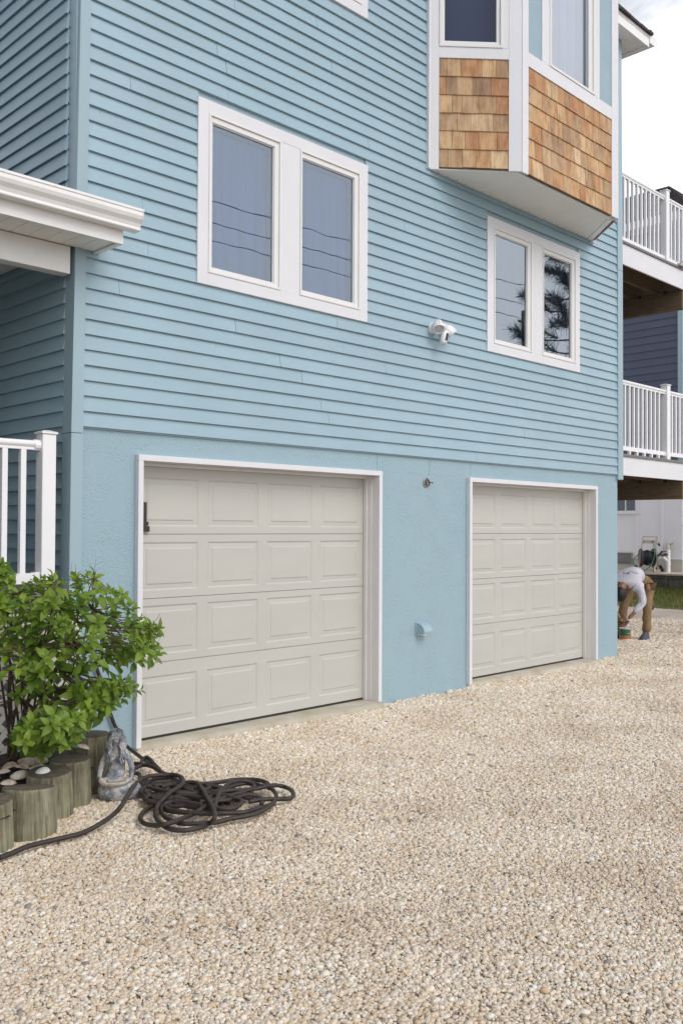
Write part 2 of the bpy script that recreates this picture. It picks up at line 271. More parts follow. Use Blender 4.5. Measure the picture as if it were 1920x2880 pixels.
# ------------------------------------------------------------------ builders
def rootloc(p):
    v = Vector((0, 0, 0))
    while p is not None:
        v += p.location; p = p.parent
    return v
class MB:
    def __init__(s): s.v = []; s.f = []
    def add(s, vs, fs):
        o = len(s.v); s.v += [tuple(p) for p in vs]; s.f += [tuple(i+o for i in q) for q in fs]; return s
    def hexa(s, p):   # p: bottom 4 ccw, top 4 ccw (seen from above)
        return s.add(p, [(3, 2, 1, 0), (4, 5, 6, 7), (0, 1, 5, 4), (1, 2, 6, 5), (2, 3, 7, 6), (3, 0, 4, 7)])
    def box(s, x0, x1, y0, y1, z0, z1):
        return s.hexa([(x0, y0, z0), (x1, y0, z0), (x1, y1, z0), (x0, y1, z0), (x0, y0, z1), (x1, y0, z1), (x1, y1, z1), (x0, y1, z1)])
    def beam(s, a, b, w, h, upv=(0, 0, 1)):   # rectangular bar from a to b
        a = Vector(a); b = Vector(b); d = (b-a).normalized(); u = Vector(upv); sd = d.cross(u)
        if sd.length < 1e-4: sd = d.cross(Vector((1, 0, 0)))
        sd.normalize(); u = sd.cross(d)
        q = [a-sd*w/2-u*h/2, a+sd*w/2-u*h/2, a+sd*w/2+u*h/2, a-sd*w/2+u*h/2]
        q += [p+(b-a) for p in q]
        return s.add(q, [(0, 1, 2, 3), (7, 6, 5, 4), (0, 4, 5, 1), (1, 5, 6, 2), (2, 6, 7, 3), (3, 7, 4, 0)])
    def prism(s, poly, d):   # poly: list of 3d points, extruded by vector d
        n = len(poly); d = Vector(d); q = [Vector(p) for p in poly]+[Vector(p)+d for p in poly]
        return s.add(q, [tuple(range(n-1, -1, -1)), tuple(range(n, 2*n))]+[(i, (i+1) % n, (i+1) % n+n, i+n) for i in range(n)])
    def tube(s, pts, r, n=8, cap=True):
        pts = [Vector(p) for p in pts]; k = len(pts); rr = r if isinstance(r, (list, tuple)) else [r]*k
        vs = []; prev = None
        for i, p in enumerate(pts):
            d = (pts[min(i+1, k-1)]-pts[max(i-1, 0)])
            d = d.normalized() if d.length > 1e-9 else Vector((0, 0, 1))
            if prev is None:
                a = d.cross(Vector((0, 0, 1)))
                if a.length < 1e-3: a = d.cross(Vector((1, 0, 0)))
            else: a = prev-d*prev.dot(d)
            a.normalize(); prev = a; c = d.cross(a)
            for j in range(n):
                th = 2*math.pi*j/n; vs.append(p+(a*math.cos(th)+c*math.sin(th))*rr[i])
        fs = [(i*n+j, i*n+(j+1) % n, (i+1)*n+(j+1) % n, (i+1)*n+j) for i in range(k-1) for j in range(n)]
        if cap: fs += [tuple(range(n-1, -1, -1)), tuple((k-1)*n+j for j in range(n))]
        return s.add(vs, fs)
    def lathe(s, prof, c=(0, 0, 0), n=24, ang=None, wob=None):
        c = Vector(c); vs = []; k = len(prof)
        for r, z in prof:
            for j in range(n):
                th = 2*math.pi*j/n; q = r*(1 if wob is None else wob(th, z)); vs.append(c+Vector((q*math.cos(th), q*math.sin(th), z)))
        fs = [(i*n+j, i*n+(j+1) % n, (i+1)*n+(j+1) % n, (i+1)*n+j) for i in range(k-1) for j in range(n)]
        if prof[0][0] > 1e-6: fs.append(tuple(range(n-1, -1, -1)))
        if prof[-1][0] > 1e-6: fs.append(tuple((k-1)*n+j for j in range(n)))
        return s.add(vs, fs)
    def ball(s, c, r, n=12, m=8, sc=(1, 1, 1)):
        prof = [(r*math.sin(math.pi*i/m)+1e-6, -r*math.cos(math.pi*i/m)) for i in range(m+1)]
        o = len(s.v); s.lathe(prof, (0, 0, 0), n); c = Vector(c)
        for i in range(o, len(s.v)):
            p = s.v[i]; s.v[i] = (p[0]*sc[0]+c.x, p[1]*sc[1]+c.y, p[2]*sc[2]+c.z)
        return s
    def xf(s, mat):
        s.v = [tuple(mat @ Vector(p)) for p in s.v]; return s
    def build(s, name, mat, parent=None, smooth=False, label=None, bevel=0.0, local=False, recalc=False, kind=None):
        me = bpy.data.meshes.new(name)
        vs = s.v
        if parent is not None and not local:
            o = rootloc(parent)
            if o.length > 0: vs = [(p[0]-o.x, p[1]-o.y, p[2]-o.z) for p in vs]
        me.from_pydata(vs, [], s.f); me.materials.append(mat)
        if recalc:
            bm = bmesh.new(); bm.from_mesh(me); bmesh.ops.recalc_face_normals(bm, faces=bm.faces); bm.to_mesh(me); bm.free()
        if smooth: me.shade_smooth()
        me.update()
        ob = bpy.data.objects.new(name, me); COL.objects.link(ob)
        if parent is not None: ob.parent = parent
        if label: ob['label'] = label
        if kind: ob['kind'] = kind
        if bevel:
            bv = ob.modifiers.new('bevel', 'BEVEL'); bv.width = bevel; bv.segments = 2; bv.limit_method = 'ANGLE'; bv.angle_limit = R(40)
        return ob
def tag(o, label, cat, group=None):
    o['label'] = label; o['category'] = cat
    if group: o['group'] = group
    return o
def thing(name, label, cat, loc=(0, 0, 0), rotz=0.0, group=None):
    o = bpy.data.objects.new(name, None); COL.objects.link(o); o.empty_display_size = 0.1
    o.location = loc; o.rotation_euler = (0, 0, rotz); return tag(o, label, cat, group)
def structure(o): o['kind'] = 'structure'; return o
def part_empty(name, parent, label=None):
    o = bpy.data.objects.new(name, None); COL.objects.link(o); o.parent = parent; o.empty_display_size = 0.05
    if label: o['label'] = label
    return o
def copy_tree(o, parent=None):
    c = o.copy(); COL.objects.link(c)
    if parent is not None: c.parent = parent
    for ch in list(o.children): copy_tree(ch, c)
    return c
def wall_cells(b, x0, x1, z0, z1, holes, y0, y1, axis='y'):
    xs = sorted({x0, x1}|{min(max(h[i], x0), x1) for h in holes for i in (0, 1)}); zs = sorted({z0, z1}|{min(max(h[i], z0), z1) for h in holes for i in (2, 3)})
    for i in range(len(xs)-1):
        for j in range(len(zs)-1):
            cx = (xs[i]+xs[i+1])/2; cz = (zs[j]+zs[j+1])/2
            if any(h[0] < cx < h[1] and h[2] < cz < h[3] for h in holes): continue
            if axis == 'y': b.box(xs[i], xs[i+1], y0, y1, zs[j], zs[j+1])
            else: b.box(y0, y1, xs[i], xs[i+1], zs[j], zs[j+1])
    return b
def skin_mesh(name, verts, edges, radii, root=0, sub=2):
    me = bpy.data.meshes.new(name); me.from_pydata(verts, edges, []); ob = bpy.data.objects.new(name+'_tmp', me); COL.objects.link(ob)
    md = ob.modifiers.new('skin', 'SKIN'); md.use_smooth_shade = True
    sv = me.skin_vertices[0].data
    for i, r in enumerate(radii): sv[i].radius = r if isinstance(r, (tuple, list)) else (r, r)
    for i in range(len(verts)): sv[i].use_root = (i == root)
    ss = ob.modifiers.new('sub', 'SUBSURF'); ss.levels = sub; ss.render_levels = sub
    bpy.context.view_layer.update()
    dg = bpy.context.evaluated_depsgraph_get(); ev = ob.evaluated_get(dg); nm = bpy.data.meshes.new_from_object(ev)
    bpy.data.objects.remove(ob); bpy.data.meshes.remove(me); nm.name = name; return nm
def mesh_obj(name, me, mat, parent=None, label=None):
    me.materials.clear(); me.materials.append(mat); ob = bpy.data.objects.new(name, me); COL.objects.link(ob); ob.parent = parent
    if label: ob['label'] = label
    return ob
# ------------------------------------------------------------------ ground
def grid_mesh(xs, ys, zf):
    vs = [(x, y, zf(x, y)) for y in ys for x in xs]; n = len(xs)
    return vs, [(j*n+i, j*n+i+1, (j+1)*n+i+1, (j+1)*n+i) for j in range(len(ys)-1) for i in range(n-1)]
def gz(x, y):
    a = noise.noise(Vector((x*0.7, y*0.7, 0.3)))*0.010+noise.noise(Vector((x*1.9, y*1.9, 4.0)))*0.006
    edge = min(1.0, max(0.0, (x-6.0)/1.6))
    return -0.050+a*min(1.0, max(0.15, -y/0.5+0.15))+0.03*edge*max(0.0, 1-abs(y)/1.5)
g = MB()
def axis_pts(a, b, c, d, fine, coarse):
    p = [a]; 
    while p[-1] < d-1e-6:
        x = p[-1]; p.append(min(d, x+(fine if b <= x < c else coarse)))
    return p
vs, fs = grid_mesh([-400, -150, -60, -25, -12]+axis_pts(-8, -6, 12, 18, 0.25, 1.0)+[30, 60, 150, 400], [-400, -150, -60, -25]+axis_pts(-12, -8, 1, 20, 0.25, 1.0)+[30, 60, 150, 400], gz)
g.add(vs, fs); structure(g.build('gravel_ground', MT['gravel'], smooth=True))
g = MB(); g.add([(-300, -300, 0.0), (300, -300, 0.0), (300, -9.5, 0.0), (-300, -9.5, 0.0)], [(0, 1, 2, 3)]); structure(g.build('street', MT['asphalt']))
vs, fs = grid_mesh([-300, -60, -20, -10, -6, -5.2], [-9.4, -6, -4, 0, 6, 20, 300], lambda x, y: 0.02+0.02*noise.noise(Vector((x, y, 0)))); g = MB(); g.add(vs, fs); structure(g.build('side_lawn', MT['lawn'], smooth=True))

# ------------------------------------------------------------------ the blue house
HOUSE = thing('beach_house', 'light blue clapboard house with two cream garage doors and a cedar-shingled bay window', 'house')
EXP = 0.1138; ZS = 2.431
ZTOP = 8.36
DOORS = [(0.0, 2.762), (4.170, 6.905)]
OPEN = [(0.045, 2.718, -0.2, 2.205), (4.215, 6.861, -0.2, 2.205)]
WIN = [(0.542, 2.550), (4.503, 6.478)]
ZW0, ZW1 = 3.684, 5.212
SASH = {0: [(0.650, 1.435, 0.698, 1.356), (1.665, 2.442, 1.706, 2.363)], 1: [(4.624, 5.389, 4.665, 5.301), (5.620, 6.380, 5.656, 6.288)]}
FZ0, FZ1, GZ0, GZ1 = 3.786, 5.108, 3.843, 5.034
sash_holes = [(a[0], a[1], FZ0, FZ1) for k in SASH for a in SASH[k]]+[(1.75, 2.44, 6.75, 8.2)]
w = MB(); wall_cells(w, -0.53, 7.50, ZS-0.01, ZTOP, sash_holes+[(3.6, 6.7, 5.6, 8.2)], 0.0, 0.18); w.build('wall', MT['blue_trim'], HOUSE)
w = MB(); w.box(-0.53, -0.35, 0.181, 9, 0.0, ZTOP); w.build('wall', MT['blue_trim'], HOUSE)
w = MB(); w.box(7.36, 7.54, 0.181, 9, -0.1, ZTOP); w.build('wall', MT['stucco'], HOUSE)
w = MB(); w.box(-0.35, 7.36, 8.8, 9, -0.1, ZTOP); w.build('wall', MT['blue_trim'], HOUSE)
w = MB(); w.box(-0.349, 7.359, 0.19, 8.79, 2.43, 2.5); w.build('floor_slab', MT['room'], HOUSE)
# lower stucco, with the short panel joints above the doors
SEAMS = [2.734, 3.538, 4.241]
for (a, c) in ((-0.46, OPEN[0][0]), (OPEN[0][1], OPEN[1][0]), (OPEN[1][1], 7.505)):
    lo = MB(); lo.box(a, c, 0.0, 0.18, -0.12, 2.252); lo.build('stucco_wall', MT['stucco'], HOUSE)
xs = [-0.46]+SEAMS+[7.505]
for i in range(4):
    s_ = MB(); s_.box(xs[i]+0.0018, xs[i+1]-0.0018, 0.0005, 0.18, 2.2525, ZS-0.0105); s_.build('stucco_panel', MT['stucco'], HOUSE)
for a, b in ((OPEN[0][0]-0.0, OPEN[0][1]), (OPEN[1][0], OPEN[1][1])):
    s_ = MB(); s_.box(a, b, 0.002, 0.178, 2.2055, 2.2518); s_.build('door_header', MT['stucco'], HOUSE)

def board(x0, x1, z, axis='x', at=0.0, kind=0):
    """one clapboard: thick lower edge, thin top edge tucked under the next"""
    h = EXP+0.018; jb = random.uniform(-0.0012, 0.0012); b = MB()
    o0, o1 = 0.030+jb, 0.007+jb
    if axis == 'x': b.hexa([(x0, -o0, z), (x1, -o0, z), (x1, -0.001, z), (x0, -0.001, z), (x0, -o1, z+h), (x1, -o1, z+h), (x1, -0.001, z+h), (x0, -0.001, z+h)])
    else: b.hexa([(at-o0, x1, z), (at-o0, x0, z), (at-0.001, x0, z), (at-0.001, x1, z), (at-o1, x1, z+h), (at-o1, x0, z+h), (at-0.001, x0, z+h), (at-0.001, x1, z+h)])
    b.build('clapboard', MT['blue'], HOUSE)
def split(x0, x1, joints):
    e = [x0]+[j for j in sorted(joints) if x0+0.15 < j < x1-0.15]+[x1]
    return [(e[i]+(0.0013 if i else 0), e[i+1]-(0.0013 if i < len(e)-2 else 0)) for i in range(len(e)-1)]
KNOWN = {0: [4.32], 1: [3.2], 2: [2.05], 4: [3.75, 6.0], 6: [1.45, 5.1], 8: [0.95, 3.55], 10: [2.15, 5.75], 11: [4.4], 25: [0.85], 20: [3.1]}
for k in range(0, 46):
    z = ZS+EXP*k; rnd = random.Random(k*7+3)
    jn = KNOWN.get(k)
    if jn is None:
        o = rnd.uniform(0, 3.3); jn = [o-0.4+i*rnd.uniform(3.2, 3.7) for i in range(3)]
    zc = z+EXP*0.5
    cuts = []
    for (a, b) in WIN:
        if ZW0-0.03 < zc < ZW1+0.03: cuts.append((a+0.012, b-0.012))
    if zc > 6.67: cuts.append((1.95, 2.528))
    if zc > 5.50: cuts.append((3.50, 6.80))
    segs = [(-0.462, 7.470)]
    for c in cuts:
        n = []
        for s_ in segs:
            if c[1] <= s_[0] or c[0] >= s_[1]: n.append(s_); continue
            if c[0] > s_[0]: n.append((s_[0], c[0]))
            if c[1] < s_[1]: n.append((c[1], s_[1]))
        segs = n
    for s_ in segs:
        for q in split(s_[0], s_[1], jn): board(q[0], q[1], z)
# left side wall boards
for k in range(-11, 36):
    z = ZS+EXP*k; rnd = random.Random(k*13+5); o = rnd.uniform(1.0, 3.4)
    for q in split(0.0985, 4.5, [o]): board(q[0], q[1], z, 'y', -0.53)
# corner posts (slightly out of plumb, as in the old trim); the left one is pieced at a joint
def post(parent, x0b, x1b, x0t, x1t, y0, y1, z0, z1, mat='blue_trim', name='corner_board', bevel=0.004):
    b = MB(); b.hexa([(x0b, y0, z0), (x1b, y0, z0), (x1b, y1, z0), (x0b, y1, z0), (x0t, y0, z1), (x1t, y0, z1), (x1t, y1, z1), (x0t, y1, z1)])
    return b.build(name, MT[mat], parent, bevel=bevel)
post(HOUSE, -0.572, -0.470, -0.558, -0.461, -0.036, 0.098, -0.08, 2.374)
post(HOUSE, -0.559, -0.462, -0.515, -0.430, -0.036, 0.098, 2.377, 5.60)
post(HOUSE, -0.515, -0.430, -0.490, -0.405, -0.036, 0.098, 5.602, ZTOP)
post(HOUSE, 7.468, 7.602, 7.455, 7.590, -0.038, 0.10, 2.362, 5.20)
post(HOUSE, 7.455, 7.590, 7.428, 7.560, -0.038, 0.10, 5.202, ZTOP)
# drip strip under the bottom course
b = MB(); b.box(-0.455, 7.46, -0.013, -0.0005, ZS-0.012, ZS+0.004); b.build('starter_strip', MT['blue_trim'], HOUSE)

# ---- windows
def ring(b, x0, x1, z0, z1, X0, X1, Z0, Z1, y0, y1):
    """frame between inner rect (x0..z1) and outer rect (X0..Z1), built of four butted pieces"""
    b.box(X0, x0, y0, y1, Z0, Z1); b.box(x1, X1, y0, y1, Z0, Z1); b.box(x0, x1, y0, y1, Z0, z0); b.box(x0, x1, y0, y1, z1, Z1)
def sash_set(win, f, blind, gl='glass'):
    fx0, fx1, gx0, gx1 = f
    s_ = MB(); i = 0.018
    ring(s_, fx0+i, fx1-i, FZ0+i, FZ1-i, fx0, fx1, FZ0, FZ1, -0.043, 0.03)
    sh = part(s_, 'sash', 'sash', win, bevel=0.002)
    s2 = MB(); ring(s2, gx0-0.009, gx1+0.009, GZ0-0.009, GZ1+0.009, fx0+i+0.0005, fx1-i-0.0005, FZ0+i+0.0005, FZ1-i-0.0005, -0.030, 0.028)
    ring(s2, gx0, gx1, GZ0, GZ1, gx0-0.0088, gx1+0.0088, GZ0-0.0088, GZ1+0.0088, -0.020, 0.026)
    part(s2, 'sash', 'sash', win, bevel=0.002)
    p = MB(); p.add([(gx0-0.004, -0.006, GZ0-0.004), (gx1+0.004, -0.006, GZ0-0.004), (gx1+0.004, -0.006, GZ1+0.004), (gx0-0.004, -0.006, GZ1+0.004)], [(0, 1, 2, 3)]); part(p, 'pane', gl, win)
    l = MB(); ring(l, gx0+0.012, gx1-0.012, GZ0+0.004, GZ1-0.012, gx0-0.01, gx1+0.01, GZ0-0.01, GZ1+0.01, 0.03, 0.062); part(l, 'inner_frame', 'sash', win)
    bl = MB(); bl.box(gx0-0.01, gx1+0.01, 0.066, 0.07, GZ0-0.01, GZ1+0.01); part(bl, 'blind', blind, win)
def part(b, name, mat, parent, **k): return b.build(name, MT[mat], parent, **k)
for wi, blind in ((0, 'blind'), (1, 'pale_blind')):
    x0, x1 = WIN[wi]; f1, f2 = SASH[wi]
    c = MB(); c.box(x0, f1[0], -0.036, 0, ZW0, ZW1); c.box(f2[1], x1, -0.036, 0, ZW0, ZW1)
    c.box(f1[0], f2[1], -0.036, 0, ZW0, FZ0); c.box(f1[0], f2[1], -0.036, 0, FZ1, ZW1); c.box(f1[1], f2[0], -0.034, 0, FZ0, FZ1)
    win = c.build('window', MT['white'], HOUSE, bevel=0.002, label=('double window with grey-blue shades over the near garage door', 'double window reflecting a pine tree over the far garage door')[wi])
    for f in (f1, f2): sash_set(win, f, blind, ('glass', 'mirror_glass')[wi])
# third window, whose lower corner hangs into the top of the frame
c = MB(); c.box(0.62, 2.540, -0.036, 0, 6.643, 6.75); c.box(2.444, 2.540, -0.036, 0, 6.75, 8.2); c.box(0.62, 0.72, -0.036, 0, 6.75, 8.2)
win3 = c.build('window', MT['white'], HOUSE, bevel=0.002)
s_ = MB(); ring(s_, 0.78, 2.38, 6.815, 8.1, 0.72, 2.444, 6.75, 8.2, -0.043, 0.03); part(s_, 'sash', 'sash', win3)
s_ = MB(); s_.box(0.78, 2.38, 0.02, 0.03, 6.815, 8.1); part(s_, 'pane', 'dkglass', win3)

# ---- garage doors
PC = [(0.155, 0.703), (0.803, 1.351), (1.454, 2.001), (2.103, 2.654)]
PR = [(0.105, 0.497), (0.667, 1.063), (1.184, 1.571), (1.698, 2.090)]
SEC = [(0.022, 0.604), (0.608, 1.119), (1.123, 1.634), (1.638, 2.200)]
def garage_door(fx, yd, first):
    dm = MB(); X = lambda x: fx(x)
    # sheet: four sections with panel openings
    door = part_empty('garage_door', HOUSE, ('cream raised-panel garage door nearer the shrub', 'cream raised-panel garage door farther along the wall')[0 if first else 1])
    for (z0, z1) in SEC:
        holes = [(X(c0), X(c1), r0, r1) for c0, c1 in PC for r0, r1 in PR if z0 < r0 < z1]
        sm = MB(); wall_cells(sm, X(0.02), X(2.735), z0, z1, holes, yd, yd+0.03); part(sm, 'door_section', 'door', door)
    for c0, c1 in PC:
        for r0, r1 in PR:
            p = MB(); a, b_ = X(c0), X(c1)
            def rect(i, y): return [(a+i, y, r0+i), (b_-i, y, r0+i), (b_-i, y, r1-i), (a+i, y, r1-i)]
            rings = [rect(0, yd), rect(0.013, yd+0.0075), rect(0.047, yd+0.0055), rect(0.056, yd+0.0005)]
            vs = [q for r_ in rings for q in r_]; fs = []
            for k in range(3):
                for j in range(4): fs.append((k*4+j, k*4+(j+1) % 4, (k+1)*4+(j+1) % 4, (k+1)*4+j))
            fs.append((12, 13, 14, 15)); p.add(vs, fs); part(p, 'panel', 'door', door)
    s_ = MB(); s_.box(X(0.02), X(2.735), yd+0.004, yd+0.028, -0.004, 0.0225); part(s_, 'bottom_seal', 'rubber', door)
    return door
def door_trim(x0, x1, yd):
    t = 0.045; tr = part_empty('door_trim', HOUSE)
    b = MB(); b.box(x0, x0+t, -0.05, -0.0005, 0.0, 2.2045); part(b, 'casing', 'white', tr, bevel=0.002)
    b = MB(); b.box(x1-t, x1, -0.05, -0.0005, 0.0, 2.2045); part(b, 'casing', 'white', tr, bevel=0.002)
    b = MB(); b.box(x0, x1, -0.0505, -0.0005, 2.205, 2.251); part(b, 'casing', 'white', tr, bevel=0.002)
    # jambs: a plain board, then the stop stepping towards the door
    for sx, X in ((1, x0+t), (-1, x1-t)):
        j = MB(); j.box(min(X-0.022*sx, X-0.0007*sx), max(X-0.022*sx, X-0.0007*sx), 0.0, yd+0.045, 0.0, 2.2035); part(j, 'jamb', 'jamb', tr)
        j = MB(); j.box(min(X-0.0006*sx, X+0.010*sx), max(X-0.0006*sx, X+0.010*sx), 0.048, yd+0.03, 0.001, 2.203); part(j, 'jamb', 'jamb', tr, bevel=0.003)
        j = MB(); j.box(min(X+0.0101*sx, X+0.026*sx), max(X+0.0101*sx, X+0.026*sx), yd-0.045, yd-0.003, 0.0015, 2.1775); part(j, 'door_stop', 'jamb', tr, bevel=0.003)
    j = MB(); j.box(x0+t, x1-t, 0.0, yd+0.045, 2.2037, 2.2048); part(j, 'jamb', 'jamb', tr)
    j = MB(); j.box(x0+t+0.0005, x1-t-0.0005, yd-0.045, yd-0.003, 2.178, 2.2032); part(j, 'door_stop', 'jamb', tr, bevel=0.003)
YD = 0.145
d1 = garage_door(lambda x: x, YD, True); door_trim(0.0, 2.762, YD)
d2 = garage_door(lambda x: 4.213+0.975*x, YD-0.01, False); door_trim(4.170, 6.905, YD-0.01)
# keyed latch at the left edge of the near door
h = MB(); h.box(0.150, 0.190, YD-0.016, YD-0.0005, 1.655, 1.89); h.box(0.148, 0.212, YD-0.026, YD-0.0165, 1.655, 1.70); h.box(0.150, 0.204, YD-0.022, YD-0.0162, 1.703, 1.735); part(h, 'latch', 'bronze', d1)
# concrete aprons under the doors: top slab with a broken, rounded front edge
def apron(x0, x1, yf0, yf1, parent):
    n = 40; vs = []; rng = random.Random(int(x0*100)+2)
    for i in range(n+1):
        f = i/n; x = x0+(x1-x0)*f; yf = yf0+(yf1-yf0)*f+0.012*noise.noise(Vector((x*5, 0.2, 0)))+0.006*noise.noise(Vector((x*17, 4, 0)))
        zt = 0.0015+0.003*noise.noise(Vector((x*3, 1, 7)))
        vs += [(x, 0.20, 0.0), (x, yf+0.03, zt), (x, yf+0.004, zt-0.010), (x, yf-0.012, zt-0.035), (x, yf-0.016, -0.12)]
    fs = [(i*5+j, i*5+j+1, (i+1)*5+j+1, (i+1)*5+j) for i in range(n) for j in range(4)]
    b = MB(); b.add(vs, fs); b.build('concrete_apron', MT['concrete'], parent, smooth=True)
apron(0.046, 2.717, 0.005, -0.125, HOUSE); apron(4.216, 6.860, 0.005, -0.11, HOUSE)

# ---- bay window
BAY = part_empty('bay_window', HOUSE)
def face(p0, p1):
    p0 = Vector((p0[0], p0[1], 0)); p1 = Vector((p1[0], p1[1], 0)); d = (p1-p0).normalized(); n = Vector((d.y, -d.x, 0))
    def fb(b, s0, s1, n0, n1, z0, z1, n0t=None, n1t=None):
        n0t = n0 if n0t is None else n0t; n1t = n1 if n1t is None else n1t
        q = lambda s, m, z: tuple(p0+d*s+n*m+Vector((0, 0, z)))
        b.hexa([q(s0, n1, z0), q(s1, n1, z0), q(s1, n0, z0), q(s0, n0, z0), q(s0, n1t, z1), q(s1, n1t, z1), q(s1, n0t, z1), q(s0, n0t, z1)])
    fb.q = lambda s, m, z: tuple(p0+d*s+n*m+Vector((0, 0, z)))
    fb.L = (p1-p0).length
    return fb
BA, BB, BC, BD = (3.47, 0.0), (4.211, -0.665), (6.245, -0.665), (6.84, 0.0)
BT = 8.36; ZB = 5.442
FL, FF, FR_ = face(BA, BB), face(BB, BC), face(BC, BD)
def bpart(fb, args, name='trim_board', mat='white', bevel=0.002):
    b = MB(); fb(b, *args); return b.build(name, MT[mat], BAY, bevel=bevel)
# core panels set back behind everything
bpart(FL, (0.03, FL.L-0.02, -0.06, -0.004, ZB+0.02, 6.70), 'backing', 'cedar', 0); bpart(FF, (0.02, FF.L-0.02, -0.06, -0.004, ZB+0.02, 6.70), 'backing', 'cedar', 0)
LL = FL.L
b = MB(); b.box(3.442, 3.4715, -0.058, -0.0005, ZB, BT); part(b, 'trim_board', 'white', BAY, bevel=0.002)
bpart(FL, (0.010, 0.130, -0.003, 0.022, ZB, BT)); bpart(FL, (0.866, LL+0.006, -0.003, 0.022, ZB, BT))
bpart(FL, (0.1305, 0.8655, -0.003, 0.021, 6.622, 6.738)); bpart(FL, (0.806, 0.8655, -0.003, 0.020, 6.7385, BT))
bpart(FF, (0.006, 0.116, -0.003, 0.022, ZB, BT)); bpart(FF, (1.888, FF.L+0.012, -0.003, 0.022, ZB, BT))
bpart(FF, (0.1165, 1.8875, -0.003, 0.021, 6.602, 6.752))
bpart(FR_, (-0.01, FR_.L, -0.05, 0.020, ZB, BT))
# windows of the bay
def bay_window(fb, s0, s1, z0, z1, g, mat_in):
    wv = MB()
    for (a, b_, c, d_) in ((s0, s0+0.03, z0, z1), (s1-0.03, s1, z0, z1), (s0+0.03, s1-0.03, z0, z0+0.03)): fb(wv, a, b_, -0.02, 0.030, c, d_)
    wn = part(wv, 'window_frame', 'sash', BAY, bevel=0.003)
    wv = MB()
    for (a, b_, c, d_) in ((s0+0.0305, g[0], z0+0.0305, z1), (g[1], s1-0.0305, z0+0.0305, z1), (g[0], g[1], z0+0.0305, g[2])): fb(wv, a, b_, -0.03, 0.012, c, d_)
    part(wv, 'sash', 'sash', wn, bevel=0.003)
    p = MB(); p.add([fb.q(g[0]-0.004, -0.004, g[2]-0.004), fb.q(g[1]+0.004, -0.004, g[2]-0.004), fb.q(g[1]+0.004, -0.004, z1), fb.q(g[0]-0.004, -0.004, z1)], [(0, 1, 2, 3)]); part(p, 'pane', mat_in, wn)
    return wn
bl = bay_window(FL, 0.1305, 0.8055, 6.7385, BT, (0.188, 0.735, 6.806), 'clear_glass')
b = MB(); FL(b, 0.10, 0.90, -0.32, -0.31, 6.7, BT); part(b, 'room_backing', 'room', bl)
bpart(FF, (0.1165, 0.378, -0.003, 0.012, 6.7525, BT), 'stucco_panel', 'stucco', 0); bpart(FF, (1.603, 1.8875, -0.003, 0.012, 6.7525, BT), 'stucco_panel', 'stucco', 0)
bpart(FF, (0.3785, 0.526, -0.003, 0.021, 6.7525, BT)); bpart(FF, (1.486, 1.6025, -0.003, 0.021, 6.7525, BT))
bfw = bay_window(FF, 0.5265, 1.4855, 6.7525, BT, (0.560, 1.372, 6.790), 'clear_glass')
b = MB(); FF(b, 0.55, 1.225, -0.050, -0.045, 6.78, BT); part(b, 'curtain', 'curtain', bfw)
b = MB(); FF(b, 1.235, 1.36, -0.060, -0.055, 6.78, BT); part(b, 'curtain', 'curtain', bfw)
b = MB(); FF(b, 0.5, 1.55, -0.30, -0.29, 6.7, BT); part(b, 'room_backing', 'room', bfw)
# cedar shingles, one by one
ROWL = [(0.134, 0.225, 0.380, 0.520, 0.679, 0.864), (0.134, 0.272, 0.407, 0.551, 0.742, 0.864), (0.134, 0.323, 0.466, 0.697, 0.864), (0.134, 0.266, 0.373, 0.548, 0.732, 0.864), (0.134, 0.200, 0.317, 0.483, 0.678, 0.864), (0.134, 0.215, 0.361, 0.583, 0.735, 0.864)]
ZR = [5.470, 5.664, 5.858, 6.045, 6.236, 6.430, 6.621]
def shingle(fb, s0, s1, z0, z1, rng):
    b = MB(); j = rng.uniform(-0.0015, 0.0015); dz = rng.uniform(-0.003, 0.002); t = rng.uniform(0.008, 0.011)
    fb(b, s0+0.0016, s1-0.0016, -0.002, 0.010+t+j, z0+dz, z1, -0.002, 0.0075+j); part(b, 'shingle', 'cedar', BAY)
rng = random.Random(4)
for k in range(6):
    r_ = ROWL[k]
    for i in range(len(r_)-1): shingle(FL, r_[i], r_[i+1], ZR[k], min(ZR[k+1]+0.012, 6.6215) if k < 5 else 6.6215, rng)
    s = 0.118; e = [s]
    while True:
        s += rng.choice((0.085, 0.11, 0.13, 0.15, 0.165, 0.19, 0.215))
        if s > 1.885-0.06: break
        e.append(s)
    e.append(1.886); zz = [z-0.018 for z in ZR]
    for i in range(len(e)-1): shingle(FF, e[i], e[i+1], zz[k], (zz[k+1]+0.012) if k < 5 else 6.6015, rng)
# underside
b = MB(); b.prism([(3.46, 0.0, 5.446), (BB[0]-0.005, BB[1]+0.03, 5.446), (BC[0]-0.01, BC[1]+0.03, 5.446), (6.70, 0.0, 5.446)], (0, 0, 0.02)); part(b, 'soffit_panel', 'soffit', BAY, recalc=True)
for i in range(20):
    b = MB(); x = 3.62+i*0.155; b.box(x-0.006, x+0.006, -0.050, -0.038, 5.4450, 5.4459); part(b, 'vent_hole', 'rubber', BAY)
b = MB(); b.beam((6.205, -0.60, 5.440), (6.725, -0.03, 5.440), 0.07, 0.012); part(b, 'soffit_channel', 'gutter', BAY)
b = MB(); b.beam((6.262, -0.615, 5.446), (6.775, -0.045, 5.446), 0.05, 0.012); part(b, 'raw_edge_board', 'timber', BAY)
b = MB(); b.box(6.735, 6.80, -0.07, -0.022, 5.405, 5.50); part(b, 'trim_block', 'white', BAY)
b = MB(); FF(b, 0.12, 1.885, -0.02, 0.012, 5.449, 5.4545); part(b, 'raw_edge_board', 'timber', BAY)
